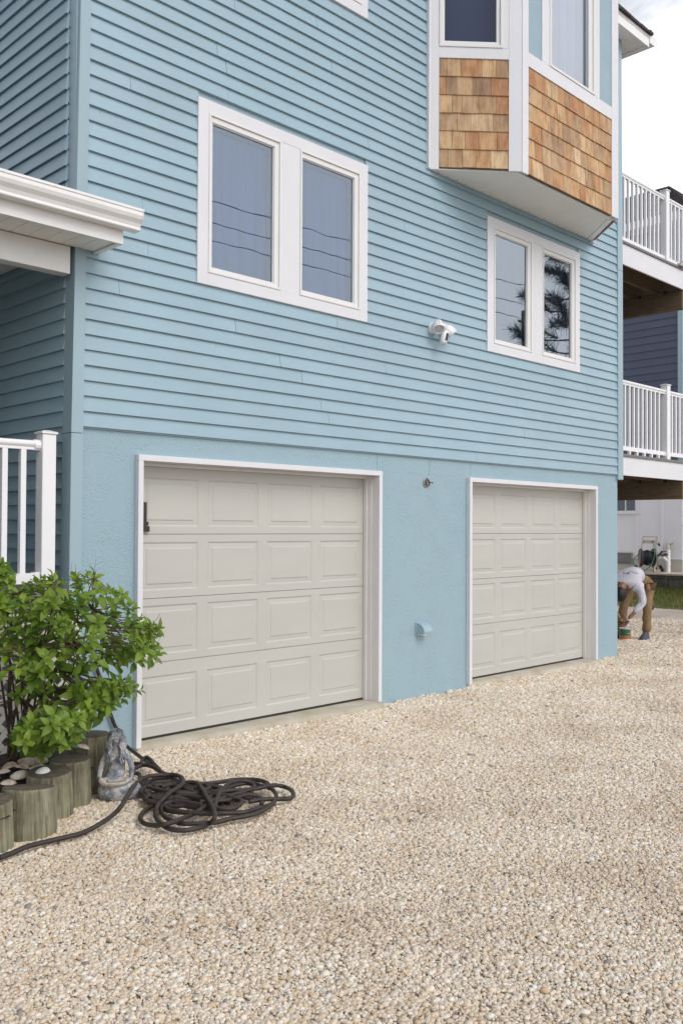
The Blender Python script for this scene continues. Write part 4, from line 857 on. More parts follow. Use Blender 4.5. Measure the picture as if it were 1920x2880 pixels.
# ------------------------------------------------------------------ shrub
SHR = thing('shrub', 'leafy green shrub with many thin brown stems growing in front of the porch', 'shrub', (-1.14, -0.42, 0.18))
ANCH=[(-0.823,-0.862,0.831),(-1.364,-0.511,1.081),(-0.551,-1.101,0.909),(-1.103,-1.017,1.281),(-0.795,-0.628,0.952),(-1.52,-0.818,1.314),(-1.27,-0.928,0.741),(-1.043,-1.222,1.386),(-1.194,-0.593,1.289),(-0.997,-0.403,0.602),(-1.143,-1.246,0.955),(-1.069,-0.705,1.332),(-1.186,-0.41,1.411),(-1.294,-1.02,1.006),(-1.344,-1.194,1.254),(-0.732,-1.124,1.071),(-1.012,-0.489,1.04),(-0.947,-0.487,0.948),(-1.151,-0.482,0.811),(-1.178,-0.882,1.188),(-1.029,-1.011,0.839),(-1.327,-0.583,1.189),(-0.952,-0.439,0.635),(-1.078,-1.137,1.233),(-1.263,-0.984,1.343),(-1.307,-0.504,1.346),(-0.878,-0.445,1.247),(-1.199,-1.169,1.155),(-1.524,-1.055,1.159),(-1.35,-1.114,1.137),(-0.993,-0.864,0.858),(-0.986,-0.824,1.227),(-1.242,-1.136,1.374),(-0.82,-1.539,0.994),(-0.974,-0.848,1.187),(-1.28,-0.474,1.238),(-1.034,-0.649,0.791),(-0.68,-0.952,0.867),(-1.321,-1.211,0.947),(-1.195,-0.771,1.072),(-0.732,-0.761,0.953),(-1.007,-0.319,0.854),(-1.216,-0.971,0.961),(-0.969,-0.497,0.716),(-0.647,-1.098,0.884),(-0.797,-0.573,0.988),(-0.817,-1.492,1.109),(-0.764,-0.911,0.849),(-0.62,-0.864,0.953),(-0.899,-1.079,1.129),(-1.103,-1.375,0.93),(-1.517,-0.847,1.361),(-1.221,-1.184,0.977),(-1.413,-1.077,0.956),(-1.515,-0.906,1.384),(-0.99,-0.802,1.15),(-1.121,-1.354,1.032),(-1.102,-0.487,0.677),(-1.086,-0.544,1.112),(-0.777,-0.751,1.385),(-0.61,-0.928,1.1),(-0.658,-0.997,0.915),(-0.929,-0.453,1.336),(-0.717,-0.612,0.953),(-0.871,-0.908,1.175),(-1.126,-0.192,0.948),(-1.296,-1.184,1.155),(-1.408,-1.076,1.264),(-1.156,-1.38,1.294),(-0.797,-1.543,1.097),(-1.143,-0.975,1.221),(-1.329,-0.67,0.961),(-0.979,-0.728,1.219),(-1.298,-0.32,1.003),(-1.011,-1.499,1.304),(-0.979,-1.097,1.092),(-0.792,-1.098,1.225),(-1.052,-1.065,1.208),(-1.346,-1.113,1.076),(-0.773,-1.039,0.973),(-1.435,-0.685,1.274),(-0.614,-1.082,1.003),(-1.074,-0.876,0.996),(-0.618,-0.701,0.892),(-0.903,-0.446,1.109),(-1.363,-1.151,0.847),(-0.734,-0.863,1.092),(-1.081,-0.561,0.79),(-1.129,-1.09,1.042),(-1.451,-1.008,1.032),(-1.233,-0.734,0.793),(-0.86,-1.278,0.943),(-1.225,-0.404,1.138),(-1.183,-0.209,1.41),(-1.011,-1.088,0.873),(-1.378,-0.847,0.974),(-0.972,-0.972,0.959),(-1.114,-0.566,0.992),(-1.077,-0.474,0.807),(-0.971,-0.879,1.363),(-1.316,-0.907,1.185),(-1.408,-0.754,0.938),(-1.195,-0.29,1.354),(-0.71,-1.209,1.076),(-1.354,-1.191,0.877),(-1.261,-0.795,1.205),(-0.877,-1.421,1.076),(-0.745,-0.979,1.133),(-1.518,-1.011,1.467),(-1.036,-1.219,1.142),(-1.465,-1.031,1.368),(-1.222,-0.758,1.247),(-1.076,-0.222,1.199),(-1.206,-0.684,1.069),(-1.165,-0.924,0.71),(-0.649,-0.708,0.858),(-1.487,-1.005,0.97),(-1.242,-0.894,0.931),(-0.943,-0.573,0.607),(-1.351,-1.264,1.257),(-0.696,-0.886,0.841),(-1.343,-0.794,1.286),(-1.141,-1.456,1.166),(-1.445,-0.844,1.429),(-0.725,-1.276,1.074),(-1.318,-0.785,1.063),(-1.084,-0.838,1.031),(-1.532,-1.018,1.25),(-0.834,-1.488,1.013),(-0.893,-0.411,0.895),(-1.344,-0.682,1.22),(-0.782,-1.204,1.221),(-1.488,-1.023,1.429),(-1.35,-0.897,1.255),(-0.586,-0.746,0.962),(-0.604,-1.085,0.908),(-1.054,-0.875,0.792),(-1.393,-1.148,0.864),(-1.406,-0.691,1.342),(-1.278,-0.303,1.422),(-1.336,-0.7,1.183),(-0.886,-0.939,1.28),(-0.886,-0.52,1.14),(-0.927,-0.83,1.327),(-0.619,-1.144,1.081),(-1.285,-1.286,1.154),(-1.578,-1.007,1.049),(-0.98,-0.609,1.28),(-1.233,-0.835,1.315),(-0.788,-0.656,1.148),(-0.657,-0.855,1.255),(-0.947,-0.445,1.241),(-0.803,-1.302,0.977),(-0.529,-0.748,1.168),(-0.883,-0.715,0.956),(-1.095,-0.326,1.115),(-1.323,-1.098,1.189),(-0.899,-0.663,0.851),(-0.914,-1.136,1.051),(-0.613,-0.701,1.186),(-0.563,-0.713,0.854),(-1.368,-0.958,1.075),(-0.685,-1.364,1.034),(-1.212,-1.048,1.344),(-1.124,-0.87,1.389),(-1.07,-1.249,0.663),(-1.081,-1.133,0.746),(-0.961,-1.183,0.731),(-0.711,-1.055,0.66),(-0.874,-1.336,0.766),(-0.8,-1.152,0.749),(-0.904,-1.038,0.682),(-0.786,-0.931,0.603),(-0.98,-1.335,0.754),(-0.812,-1.036,0.585),(-1.061,-1.096,0.683),(-1.019,-1.303,0.667),(-0.724,-1.224,0.684),(-0.952,-0.846,0.644),(-0.799,-1.183,0.651),(-1.081,-1.279,0.695),(-0.826,-0.881,0.622),(-1.064,-1.06,0.711),(-0.943,-1.003,0.704),(-0.799,-1.084,0.671),(-0.922,-1.29,0.745),(-0.942,-1.162,0.582),(-0.945,-1.215,0.596),(-0.97,-1.357,0.677),(-1.039,-1.31,0.642),(-0.73,-1.158,0.694),(-1.179,-0.918,0.534),(-1.449,-1.176,0.551),(-1.206,-1.089,0.521),(-1.366,-1.153,0.532),(-1.281,-0.922,0.49),(-1.072,-1.182,0.527),(-1.319,-1.291,0.628),(-1.183,-0.974,0.498),(-1.251,-1.136,0.566),(-1.197,-1.252,0.581),(-1.15,-0.916,0.418),(-1.128,-0.997,0.558),(-1.205,-1.253,0.613),(-1.202,-0.992,0.467),(-1.212,-1.378,0.621),(-1.199,-1.11,0.561),(-1.301,-1.315,0.531),(-1.196,-1.023,0.419),(-1.248,-0.778,0.482),(-1.112,-1.111,0.45),(-1.291,-1.356,0.578),(-1.275,-1.035,0.463),(-1.199,-1.142,0.455),(-1.138,-1.222,0.488),(-1.348,-1.22,0.521),(-1.202,-1.276,0.548),(-1.319,-1.037,0.48),(-1.301,-1.325,0.586),(-1.151,-1.046,0.485),(-1.375,-1.129,0.581),(-1.168,-0.658,0.329),(-1.115,-0.976,0.395),(-1.179,-0.732,0.33),(-1.151,-0.886,0.396),(-1.124,-0.839,0.337),(-1.053,-0.757,0.349),(-1.13,-0.759,0.364),(-1.164,-0.578,0.338),(-1.069,-0.678,0.311),(-1.047,-0.795,0.37),(-1.916,-1.04,1.027),(-1.626,-0.638,0.7),(-1.937,-0.867,1.305),(-1.969,-0.354,0.951),(-1.921,-0.303,0.717),(-1.861,-0.545,1.012),(-1.603,-1.044,0.971),(-1.963,-0.838,0.83),(-1.791,-0.806,1.152),(-1.7,-0.942,0.632),(-1.9,-0.607,0.819),(-1.725,-0.677,1.053),(-1.946,-0.499,0.876),(-1.636,-0.649,0.746),(-1.964,-1.159,1.05),(-1.6,-0.727,0.641),(-1.573,-0.31,1.309),(-1.572,-0.79,0.629),(-1.517,-1.027,1.486),(-1.621,-0.977,0.659),(-1.51,-0.304,1.266),(-1.956,-0.448,1.304),(-1.59,-1.048,0.843),(-1.486,-1.042,1.248),(-1.72,-1.191,0.874),(-1.917,-0.434,1.257)]
rng = random.Random(21)
STEMS = []
base = Vector((-1.14, -0.42, 0.17))
for i in range(13):
    a = i*2.399; r0 = 0.03+0.05*rng.random(); tgt = ANCH[(i*19+7) % 165]
    b0 = base+Vector((r0*math.cos(a), r0*math.sin(a), 0)); t1 = Vector(tgt)
    mid = b0.lerp(t1, 0.5)+Vector((rng.uniform(-0.05, 0.05), rng.uniform(-0.05, 0.05), 0.10)); mid.y = min(mid.y, -0.13); 
    pts_ = []
    for k in range(9):
        f = k/8; p = b0*(1-f)**2+mid*2*f*(1-f)+t1*f*f; pts_.append(p+Vector((rng.uniform(-1, 1), rng.uniform(-1, 1), rng.uniform(-1, 1)))*0.006)
    STEMS.append(pts_); b = MB(); b.tube(pts_, [0.0105-0.0085*k/8 for k in range(9)], 7); b.build('stem', MT['bark'], SHR, smooth=True)
tw = MB(); allp = [p for s_ in STEMS for p in s_[2:]]
ros = []
ANCH2 = list(ANCH)
for i_, p_ in enumerate(ANCH):
    for k_ in range(1 if i_ % 5 else 0):
        ANCH2.append((p_[0]+rng.uniform(-.085, .025), p_[1]+rng.uniform(-.10, .10), p_[2]+rng.uniform(-.07, .055)))
for A in ANCH2:
    A = Vector(A)
    if A.y > -0.12: A.y = -0.12-rng.random()*0.1
    q = sorted(allp, key=lambda p: (p-A).length+0.6*max(0, p.z-A.z))[0]; d = A-q
    m_ = q.lerp(A, 0.5)+Vector((0, 0, -0.02)); tw.tube([q, m_, A], [0.0036, 0.0028, 0.0018], 5, False)
    out_ = (A-Vector((-1.12, -0.40, 0.75))); out_.normalize(); dd = d.normalized() if d.length > 0.03 else out_
    ax = (dd*0.5+out_*0.55+Vector((rng.uniform(-.3, .3), rng.uniform(-.3, .3), 0.55+rng.uniform(-.2, .3)))).normalized()
    ros.append((A, ax))
for k in range(14):   # bare twiglets
    A, ax = ros[rng.randrange(165)]; tw.tube([A, A+ax*rng.uniform(0.05, 0.11)+Vector((0, 0, 0.03))], [0.0018, 0.0008], 4, False)
tw.tube([(-0.80, -0.45, 1.25), (-0.765, -0.42, 1.36), (-0.75, -0.42, 1.46)], [0.002, 0.0015, 0.0008], 4, False)
tw.build('twigs', MT['bark'], SHR, kind='stuff')
def leaf_mesh(L_, Wd, droop, fold):
    vs = []; fs = []; n = 6
    prof = [0.05, 0.50, 0.86, 1.0, 0.88, 0.50, 0.0]
    for i in range(n+1):
        f = i/n; w_ = prof[i]*Wd*0.5; z = -droop*f*f*L_+0.05*L_*math.sin(f*3.1); y = f*L_
        vs += [(-w_, y, z+w_*fold), (0, y, z), (w_, y, z+w_*fold)]
    for i in range(n):
        for j in range(2):
            o_ = i*3+j; fs.append((o_, o_+1, o_+4, o_+3))
    return vs, fs
LV = [leaf_mesh(0.082, 0.042, 0.25, 0.35), leaf_mesh(0.070, 0.039, 0.12, 0.45), leaf_mesh(0.092, 0.044, 0.38, 0.25), leaf_mesh(0.058, 0.029, 0.05, 0.6)]
LM = []
for v_, f_ in LV:
    me = bpy.data.meshes.new('leaf'); me.from_pydata(v_, [], f_); me.materials.append(MT['leaf']); me.shade_smooth(); LM.append(me)
fol = MB(); leaves = []
for A, ax in ros:
    a0 = rng.uniform(0, 6.28); npair = rng.choice((3, 3, 4, 4)); side = ax.orthogonal().normalized()
    for p in range(npair):
        for s_ in range(2):
            th = a0+p*math.pi/2+s_*math.pi+rng.uniform(-.25, .25); tilt = R(78-17*p+rng.uniform(-10, 10))
            rad = (Matrix.Rotation(th, 3, ax) @ side); dirv = (ax*math.cos(tilt)+rad*math.sin(tilt)).normalized()
            pos = A-ax*(0.022*(npair-1-p))+rad*0.002
            xx = dirv.cross(ax).normalized(); zz_ = xx.cross(dirv)
            sc = rng.uniform(0.70, 1.12)*(1.0-0.12*p)
            vi = 3 if p == npair-1 and rng.random() < 0.7 else rng.randrange(3)
            m3 = Matrix((xx*sc, dirv*sc, zz_*sc)).transposed().to_4x4(); m3.translation = pos
            if pos.y+dirv.y*0.08 > -0.075: continue
            leaves.append((vi, m3))
cl = CAM_LOC
order = sorted(range(len(leaves)), key=lambda i: (leaves[i][1].translation-cl).length)
vis = [i for i in order if ((leaves[i][1].translation-cl).dot(rt)/(leaves[i][1].translation-cl).dot(fw)) > -0.372][:300]
vs_ = set(vis); sl_ = SHR.location
for i, (vi, m3) in enumerate(leaves):
    if i in vs_:
        o = bpy.data.objects.new('leaf', LM[vi]); COL.objects.link(o); o.parent = SHR; m4 = m3.copy(); m4.translation = m3.translation-sl_; o.matrix_local = m4
    else: fol.add([m3 @ Vector(p) for p in LV[vi][0]], LV[vi][1])
fol.build('foliage', MT['leaf'], SHR, smooth=True, kind='stuff')

# ------------------------------------------------------------------ garden hose
HP = {
'a':[(-1.748,-1.541,0.000),(-1.656,-1.518,0.000),(-1.533,-1.488,0.000),(-1.420,-1.482,0.000),(-1.315,-1.497,-0.000),(-1.210,-1.476,0.000),(-1.104,-1.461,0.020),(-0.969,-1.358,0.020),(-0.938,-1.365,0.050),(-0.800,-1.216,0.050),(-0.669,-1.071,0.050),(-0.541,-0.961,0.050),(-0.435,-0.932,0.050),(-0.363,-0.956,0.050),(-0.317,-1.007,0.050),(-0.327,-1.112,0.050),(-0.401,-1.224,0.050),(-0.508,-1.296,0.050),(-0.631,-1.379,0.050),(-0.701,-1.410,0.030),(-0.790,-1.508,0.030),(-0.816,-1.554,0.000),(-0.858,-1.669,0.000),(-0.871,-1.779,0.000),(-0.828,-1.848,0.000),(-0.751,-1.869,0.000),(-0.657,-1.850,0.000),(-0.680,-1.928,0.055),(-0.606,-1.829,0.055),(-0.530,-1.690,0.055),(-0.453,-1.541,0.055),(-0.372,-1.383,0.055),(-0.340,-1.315,0.055),(-0.222,-1.241,0.020),(-0.147,-1.264,0.020),(-0.050,-1.284,0.020),(0.024,-1.336,0.020),(0.071,-1.419,0.020),(0.068,-1.509,0.020),(0.011,-1.538,0.020),(-0.002,-1.460,0.020),(-0.047,-1.411,0.035),(-0.122,-1.375,0.035),(-0.220,-1.431,0.035),(-0.337,-1.525,0.035),(-0.452,-1.642,0.035),(-0.524,-1.727,0.035)],
'b':[(-0.464,-1.158,0.020),(-0.606,-1.280,0.010),(-0.688,-1.331,0.000),(-0.779,-1.383,0.000),(-0.871,-1.472,0.000),(-0.921,-1.581,0.000),(-0.901,-1.655,0.000),(-0.892,-1.765,0.030),(-0.779,-1.735,0.020),(-0.641,-1.651,0.000),(-0.577,-1.653,0.020),(-0.522,-1.645,0.030),(-0.428,-1.610,0.030),(-0.289,-1.566,0.020),(-0.193,-1.558,0.020),(-0.105,-1.540,0.020),(-0.035,-1.501,0.020),(-0.025,-1.419,0.020),(-0.103,-1.399,0.020),(-0.229,-1.420,0.020),(-0.326,-1.430,0.020)],
'c':[(-0.535,-1.617,0.030),(-0.567,-1.524,0.030),(-0.606,-1.438,0.030),(-0.652,-1.410,0.020),(-0.704,-1.439,0.010),(-0.735,-1.486,-0.000),(-0.776,-1.593,0.000),(-0.778,-1.677,0.000),(-0.762,-1.754,-0.000),(-0.697,-1.817,0.000),(-0.624,-1.849,0.000),(-0.528,-1.862,0.000),(-0.431,-1.898,0.000),(-0.343,-1.895,-0.000),(-0.229,-1.854,0.000),(-0.145,-1.809,0.000),(-0.037,-1.716,0.000),(0.022,-1.614,0.010),(0.026,-1.565,0.010)],
'd':[(-0.249,-1.706,0.010),(-0.161,-1.742,0.010),(-0.071,-1.766,0.000),(-0.007,-1.811,-0.000),(0.057,-1.772,0.000),(0.113,-1.688,0.000),(0.135,-1.585,0.000),(0.039,-1.572,0.020),(-0.033,-1.556,0.020),(-0.125,-1.520,0.020),(-0.228,-1.511,0.030),(-0.299,-1.487,0.030),(-0.350,-1.414,0.020),(-0.401,-1.340,0.020),(-0.402,-1.218,0.020),(-0.425,-1.138,0.030),(-0.501,-1.136,0.030)],
'e':[(-0.160,-1.826,0.000),(-0.253,-1.830,0.000),(-0.391,-1.849,0.010),(-0.478,-1.809,0.010),(-0.542,-1.762,0.010),(-0.603,-1.688,0.010),(-0.657,-1.606,0.010),(-0.695,-1.509,0.010),(-0.679,-1.432,0.010),(-0.659,-1.420,0.020),(-0.584,-1.431,0.000),(-0.558,-1.535,0.000),(-0.525,-1.628,0.000),(-0.454,-1.667,0.000),(-0.367,-1.689,0.000),(-0.342,-1.712,0.000),(-0.405,-1.714,-0.000),(-0.389,-1.605,-0.000),(-0.358,-1.472,0.000)],
'f':[(-0.210,-1.778,0.000),(-0.153,-1.701,0.010),(-0.190,-1.677,0.030),(-0.243,-1.643,0.030),(-0.299,-1.624,0.020),(-0.397,-1.593,0.020),(-0.445,-1.473,0.025),(-0.498,-1.379,0.030),(-0.566,-1.332,0.020),(-0.656,-1.343,0.020),(-0.624,-1.195,0.010),(-0.563,-1.049,0.010),(-0.466,-0.926,0.010),(-0.378,-0.898,0.010),(-0.305,-0.950,0.010),(-0.300,-1.048,0.010)],
'g':[(-0.529,-0.889,0.000),(-0.553,-1.072,0.020),(-0.540,-1.220,0.030),(-0.490,-1.320,0.030),(-0.405,-1.370,0.020),(-0.326,-1.430,0.020),(-0.290,-1.533,0.020),(-0.269,-1.552,0.020)],
'h':[(-0.316,-0.465,0.020),(-0.291,-0.542,0.030),(-0.268,-0.649,0.030),(-0.289,-0.792,0.030),(-0.297,-0.912,0.020),(-0.290,-1.059,0.010),(-0.272,-1.186,0.010),(-0.302,-1.301,0.010)],
'i':[(-0.689,-1.282,0.000),(-0.636,-1.137,0.000),(-0.513,-0.905,0.000),(-0.401,-0.721,0.010),(-0.420,-0.675,0.020),(-0.376,-0.633,0.035),(-0.317,-0.654,0.050),(-0.303,-0.757,0.045),(-0.308,-0.874,0.030),(-0.327,-1.035,0.020),(-0.376,-1.207,0.020),(-0.364,-1.289,0.020)],
'j':[(-0.339,-0.645,0.050),(-0.279,-0.566,0.060),(-0.247,-0.565,0.070),(-0.245,-0.620,0.060),(-0.261,-0.679,0.050),(-0.286,-0.787,0.040)],
'l':[(-0.411,-0.828,0.010),(-0.517,-0.950,0.010),(-0.671,-1.217,0.010),(-0.680,-1.305,0.010),(-0.584,-1.235,0.010),(-0.506,-1.104,0.010),(-0.474,-0.991,0.010),(-0.434,-0.957,0.010),(-0.365,-0.986,0.010),(-0.306,-1.005,0.010),(-0.400,-1.063,0.010),(-0.469,-1.140,0.010)],
'w':[(-0.349,-0.035,0.700),(-0.322,-0.035,0.613),(-0.286,-0.035,0.541),(-0.252,-0.035,0.455),(-0.224,-0.035,0.322),(-0.187,-0.035,0.221),(-0.162,-0.035,0.175),(-0.117,-0.077,0.060),(-0.124,-0.202,0.030),(-0.158,-0.360,0.020),(-0.238,-0.612,0.030)],

}
def smooth_path(P, step=0.012):
    P = [Vector(p) for p in P]; out_ = []
    for i in range(len(P)-1):
        p0 = P[max(i-1, 0)]; p1 = P[i]; p2 = P[i+1]; p3 = P[min(i+2, len(P)-1)]
        n_ = max(2, int((p2-p1).length/step))
        for k in range(n_):
            t_ = k/n_; out_.append(0.5*((2*p1)+(p2-p0)*t_+(2*p0-5*p1+4*p2-p3)*t_*t_+(3*p1-p0-3*p2+p3)*t_**3))
    out_.append(P[-1]); return out_
# further turns of the same hose buried in the tangle
rngp = random.Random(31)
for j_ in range(9):
    cx_, cy_ = rngp.uniform(-0.52, -0.30), rngp.uniform(-1.55, -1.12); ea, eb = rngp.uniform(0.20, 0.36), rngp.uniform(0.09, 0.17); an = -0.95+rngp.uniform(-.35, .35); a0 = rngp.uniform(0, 6.28); sp_n = rngp.uniform(3.6, 6.0)
    Q_ = []
    for i_ in range(15):
        th = a0+sp_n*i_/14; ex, ey = ea*math.cos(th)*(1+0.12*math.sin(3*th+j_)), eb*math.sin(th)
        Q_.append((cx_+ex*math.cos(an)-ey*math.sin(an), cy_+ex*math.sin(an)+ey*math.cos(an), rngp.uniform(-0.012, 0.012)+0.008*(j_ % 3)))
    HP[chr(48+j_)] = Q_
hb = MB(); HR = 0.0138
for k_, P in HP.items():
    Q = smooth_path(P)
    if k_ != 'w': Q = [Vector((p.x, p.y, max(p.z, -0.026)+0.006*noise.noise(Vector((p.x*6, p.y*6, ord(k_)*1.0))))) for p in Q]
    hb.tube(Q, [HR*(1.0+0.05*math.sin(i*1.9)) for i in range(len(Q))], 10)
HO = hb.build('garden_hose', MT['hose'], None, smooth=True); tag(HO, 'long dark brown ribbed hose lying in a loose tangle on the gravel', 'hose')
# ------------------------------------------------------------------ mermaid statue
ST = thing('mermaid_statue', 'weathered blue-grey mermaid garden statue holding a shallow bowl', 'statue', (-0.690, -0.905, -0.045), R(-38))
V = [(0, 0.02, 0.085), (0, 0.022, 0.165), (0, 0.014, 0.235), (0, 0.012, 0.285), (0, 0.004, 0.325), (0, -0.012, 0.372), (0, -0.014, 0.405),
     (-0.052, 0.012, 0.292), (-0.086, 0.008, 0.235), (-0.098, -0.020, 0.180), (-0.098, -0.070, 0.145), (-0.078, -0.115, 0.142),
     (0.052, 0.012, 0.292), (0.086, 0.008, 0.235), (0.100, -0.020, 0.180), (0.100, -0.070, 0.140), (0.075, -0.140, 0.138),
     (-0.055, -0.015, 0.062), (-0.066, -0.075, 0.060), (0.0, -0.105, 0.062), (0.080, -0.085, 0.062), (0.130, -0.030, 0.055), (0.110, 0.030, 0.036), (0.075, 0.070, 0.025)]
E_ = [(0, 1), (1, 2), (2, 3), (3, 4), (4, 5), (5, 6), (3, 7), (7, 8), (8, 9), (9, 10), (10, 11), (3, 12), (12, 13), (13, 14), (14, 15), (15, 16), (0, 17), (17, 18), (18, 19), (19, 20), (20, 21), (21, 22), (22, 23)]
RAD = [0.070, (0.056, 0.042), (0.060, 0.044), (0.054, 0.036), 0.024, (0.036, 0.040), 0.030, 0.024, 0.021, 0.018, 0.015, 0.013, 0.024, 0.021, 0.018, 0.015, 0.013, 0.066, 0.066, 0.070, 0.068, 0.058, 0.040, 0.026]
sm = skin_mesh('figure', V, E_, RAD, 0, 2); so_ = mesh_obj('figure', sm, MT['statue'], ST)
f = MB(); f.ball((0, -0.047, 0.372), 0.007, 8, 6, (0.8, 1.0, 1.5)); f.ball((-0.022, 0.0, 0.255), 0.020, 10, 8, (1, 1, 0.9)); f.ball((0.024, -0.026, 0.248), 0.020, 10, 8); f.ball((-0.024, -0.026, 0.248), 0.020, 10, 8)
f.ball((0, -0.050, 0.352), 0.007, 8, 6, (1.5, 0.6, 0.5)); f.ball((-0.014, -0.046, 0.385), 0.008, 8, 6, (1.3, 0.6, 0.5)); f.ball((0.014, -0.046, 0.385), 0.008, 8, 6, (1.3, 0.6, 0.5))
f.build('face', MT['statue'], ST, smooth=True, local=True)
h = MB(); rngh = random.Random(4)
h.ball((0, 0.006, 0.392), 0.047, 16, 10, (1.0, 1.05, 0.95))
for i in range(22):
    a = -2.5+5.0*i/21+math.pi/2; x0, y0 = 0.044*math.cos(a), 0.044*math.sin(a)+0.006
    if y0 < -0.030: continue
    pts_ = [(0.25*x0, 0.25*y0, 0.436), (0.8*x0, 0.8*y0-0.004, 0.420)]
    for k in range(9):
        f_ = k/8; pts_.append((x0*(1.05+0.35*f_)+0.007*math.sin(k*1.7+i), y0*(1.0+0.2*f_)-(0.030*f_ if abs(x0) > 0.02 else 0)+0.005*math.cos(k*1.9+i*2), 0.400-0.155*f_-0.02*rngh.random()))
    h.tube(pts_, [0.008, 0.010]+[0.011-0.006*k/8 for k in range(9)], 7)
h.build('hair', MT['statue'], ST, smooth=True, local=True)
bw = MB(); bw.lathe([(0.020, 0.078), (0.060, 0.084), (0.092, 0.106), (0.103, 0.124), (0.098, 0.127), (0.084, 0.114), (0.050, 0.104), (0.0005, 0.101)], (0, 0, 0), 28, wob=lambda th, z: 1+0.035*math.sin(th*7)*(1 if z > 0.11 else 0))
bw.v = [(p[0]*1.0, p[1]*0.72-0.098, p[2]+0.014) for p in bw.v]; bw.build('bowl', MT['statue_bowl'], ST, smooth=True, local=True)
sc_ = MB()
for i in range(9):
    a = R(200+i*32); sc_.ball((0.02+0.105*math.cos(a), -0.03+0.075*math.sin(a), 0.012), 0.022, 8, 6, (1.3, 1.2, 0.6))
sc_.build('base', MT['statue'], ST, smooth=True, local=True)

# ------------------------------------------------------------------ the painter at the far corner, and his can
PT = thing('person', 'person in a white long-sleeved shirt and tan trousers bending down at the house corner', 'person', (9.52, 0.70, -0.035), R(-73))
V = [(-0.01, 0.10, 0.93), (-0.05, -0.04, 1.00), (-0.11, -0.22, 1.00), (-0.145, -0.36, 0.92), (-0.18, -0.46, 0.87), (-0.195, -0.50, 0.81), (-0.20, -0.51, 0.71),
     (0.10, 0.09, 0.88), (0.105, -0.01, 0.50), (0.085, 0.06, 0.10), (0.075, -0.05, 0.055), (0.07, -0.15, 0.045),
     (-0.13, 0.08, 0.88), (-0.25, -0.02, 0.50), (-0.30, 0.05, 0.10), (-0.31, -0.04, 0.055), (-0.315, -0.14, 0.045),
     (0.035, -0.36, 0.88), (0.105, -0.38, 0.60), (-0.02, -0.47, 0.44), (-0.085, -0.50, 0.37),
     (-0.335, -0.36, 0.86), (-0.365, -0.40, 0.58), (-0.245, -0.49, 0.43), (-0.205, -0.51, 0.36)]
E_ = [(0, 1), (1, 2), (2, 3), (3, 4), (4, 5), (5, 6), (0, 7), (7, 8), (8, 9), (9, 10), (10, 11), (0, 12), (12, 13), (13, 14), (14, 15), (15, 16), (3, 17), (17, 18), (18, 19), (19, 20), (3, 21), (21, 22), (22, 23), (23, 24)]
RAD = [0.09, 0.09, 0.10, 0.085, 0.050, 0.080, 0.070, 0.050, 0.040, 0.036, 0.035, 0.030, 0.050, 0.040, 0.036, 0.035, 0.030, 0.055, 0.043, 0.030, 0.026, 0.055, 0.043, 0.030, 0.026]
mesh_obj('body', skin_mesh('body', V, E_, RAD, 0, 2), MT['skin'], PT)
# head details: ears, nose
b = MB(); b.ball((-0.122, -0.50, 0.775), 0.022, 8, 6, (0.5, 0.8, 1.3)); b.ball((-0.290, -0.50, 0.775), 0.022, 8, 6, (0.5, 0.8, 1.3)); b.ball((-0.205, -0.41, 0.735), 0.018, 8, 6, (0.8, 1, 1.4)); b.build('ears_and_nose', MT['skin'], PT, smooth=True, local=True)
b = MB(); b.ball((-0.195, -0.525, 0.74), 0.098, 18, 12, (0.92, 0.93, 1.18)); b.v = [(p[0]+0.003*noise.noise(Vector(p)*40), p[1]+0.003*noise.noise(Vector(p)*43), p[2]) for p in b.v]; b.build('hair', MT['hair'], PT, smooth=True, local=True)
# fingers
for s_, wx in ((1, (-0.085, -0.50, 0.37)), (-1, (-0.205, -0.51, 0.36))):
    hd = MB(); w0 = Vector(wx)
    hd.ball(w0+Vector((-0.02*s_, -0.01, -0.035)), 0.036, 10, 8, (0.8, 0.7, 1.25))
    for k in range(4):
        o = Vector((0.012*(k-1.5), -0.022+0.004*k, -0.06)); p0 = w0+Vector((-0.02*s_, 0, 0))+o
        hd.tube([p0, p0+Vector((-0.018*s_, -0.006, -0.028)), p0+Vector((-0.042*s_, 0.0, -0.040)), p0+Vector((-0.058*s_, 0.008, -0.034))], [0.0095, 0.009, 0.008, 0.0065], 7)
    p0 = w0+Vector((-0.022*s_, -0.03, -0.025)); hd.tube([p0, p0+Vector((-0.025*s_, -0.018, -0.022)), p0+Vector((-0.045*s_, -0.012, -0.03))], [0.011, 0.0095, 0.007], 7)
    hd.build('hand', MT['skin'], PT, smooth=True, local=True)
# shirt
V = [(-0.03, 0.085, 0.955), (-0.06, -0.05, 1.02), (-0.115, -0.22, 1.015), (-0.147, -0.36, 0.93), (-0.170, -0.425, 0.87), (0.040, -0.36, 0.885), (0.085, -0.37, 0.74), (0.110, -0.38, 0.60), (0.035, -0.435, 0.51), (-0.015, -0.468, 0.452), (-0.34, -0.36, 0.865), (-0.368, -0.38, 0.72), (-0.368, -0.40, 0.585), (-0.30, -0.455, 0.50), (-0.255, -0.485, 0.448)]
E_ = [(0, 1), (1, 2), (2, 3), (3, 4), (3, 5), (5, 6), (6, 7), (7, 8), (8, 9), (3, 10), (10, 11), (11, 12), (12, 13), (13, 14)]
RAD = [(0.150, 0.135), 0.150, (0.185, 0.150), (0.165, 0.135), 0.082, 0.076, 0.066, 0.060, 0.050, 0.042, 0.076, 0.066, 0.060, 0.050, 0.042]
shm = skin_mesh('shirt', V, E_, RAD, 0, 2)
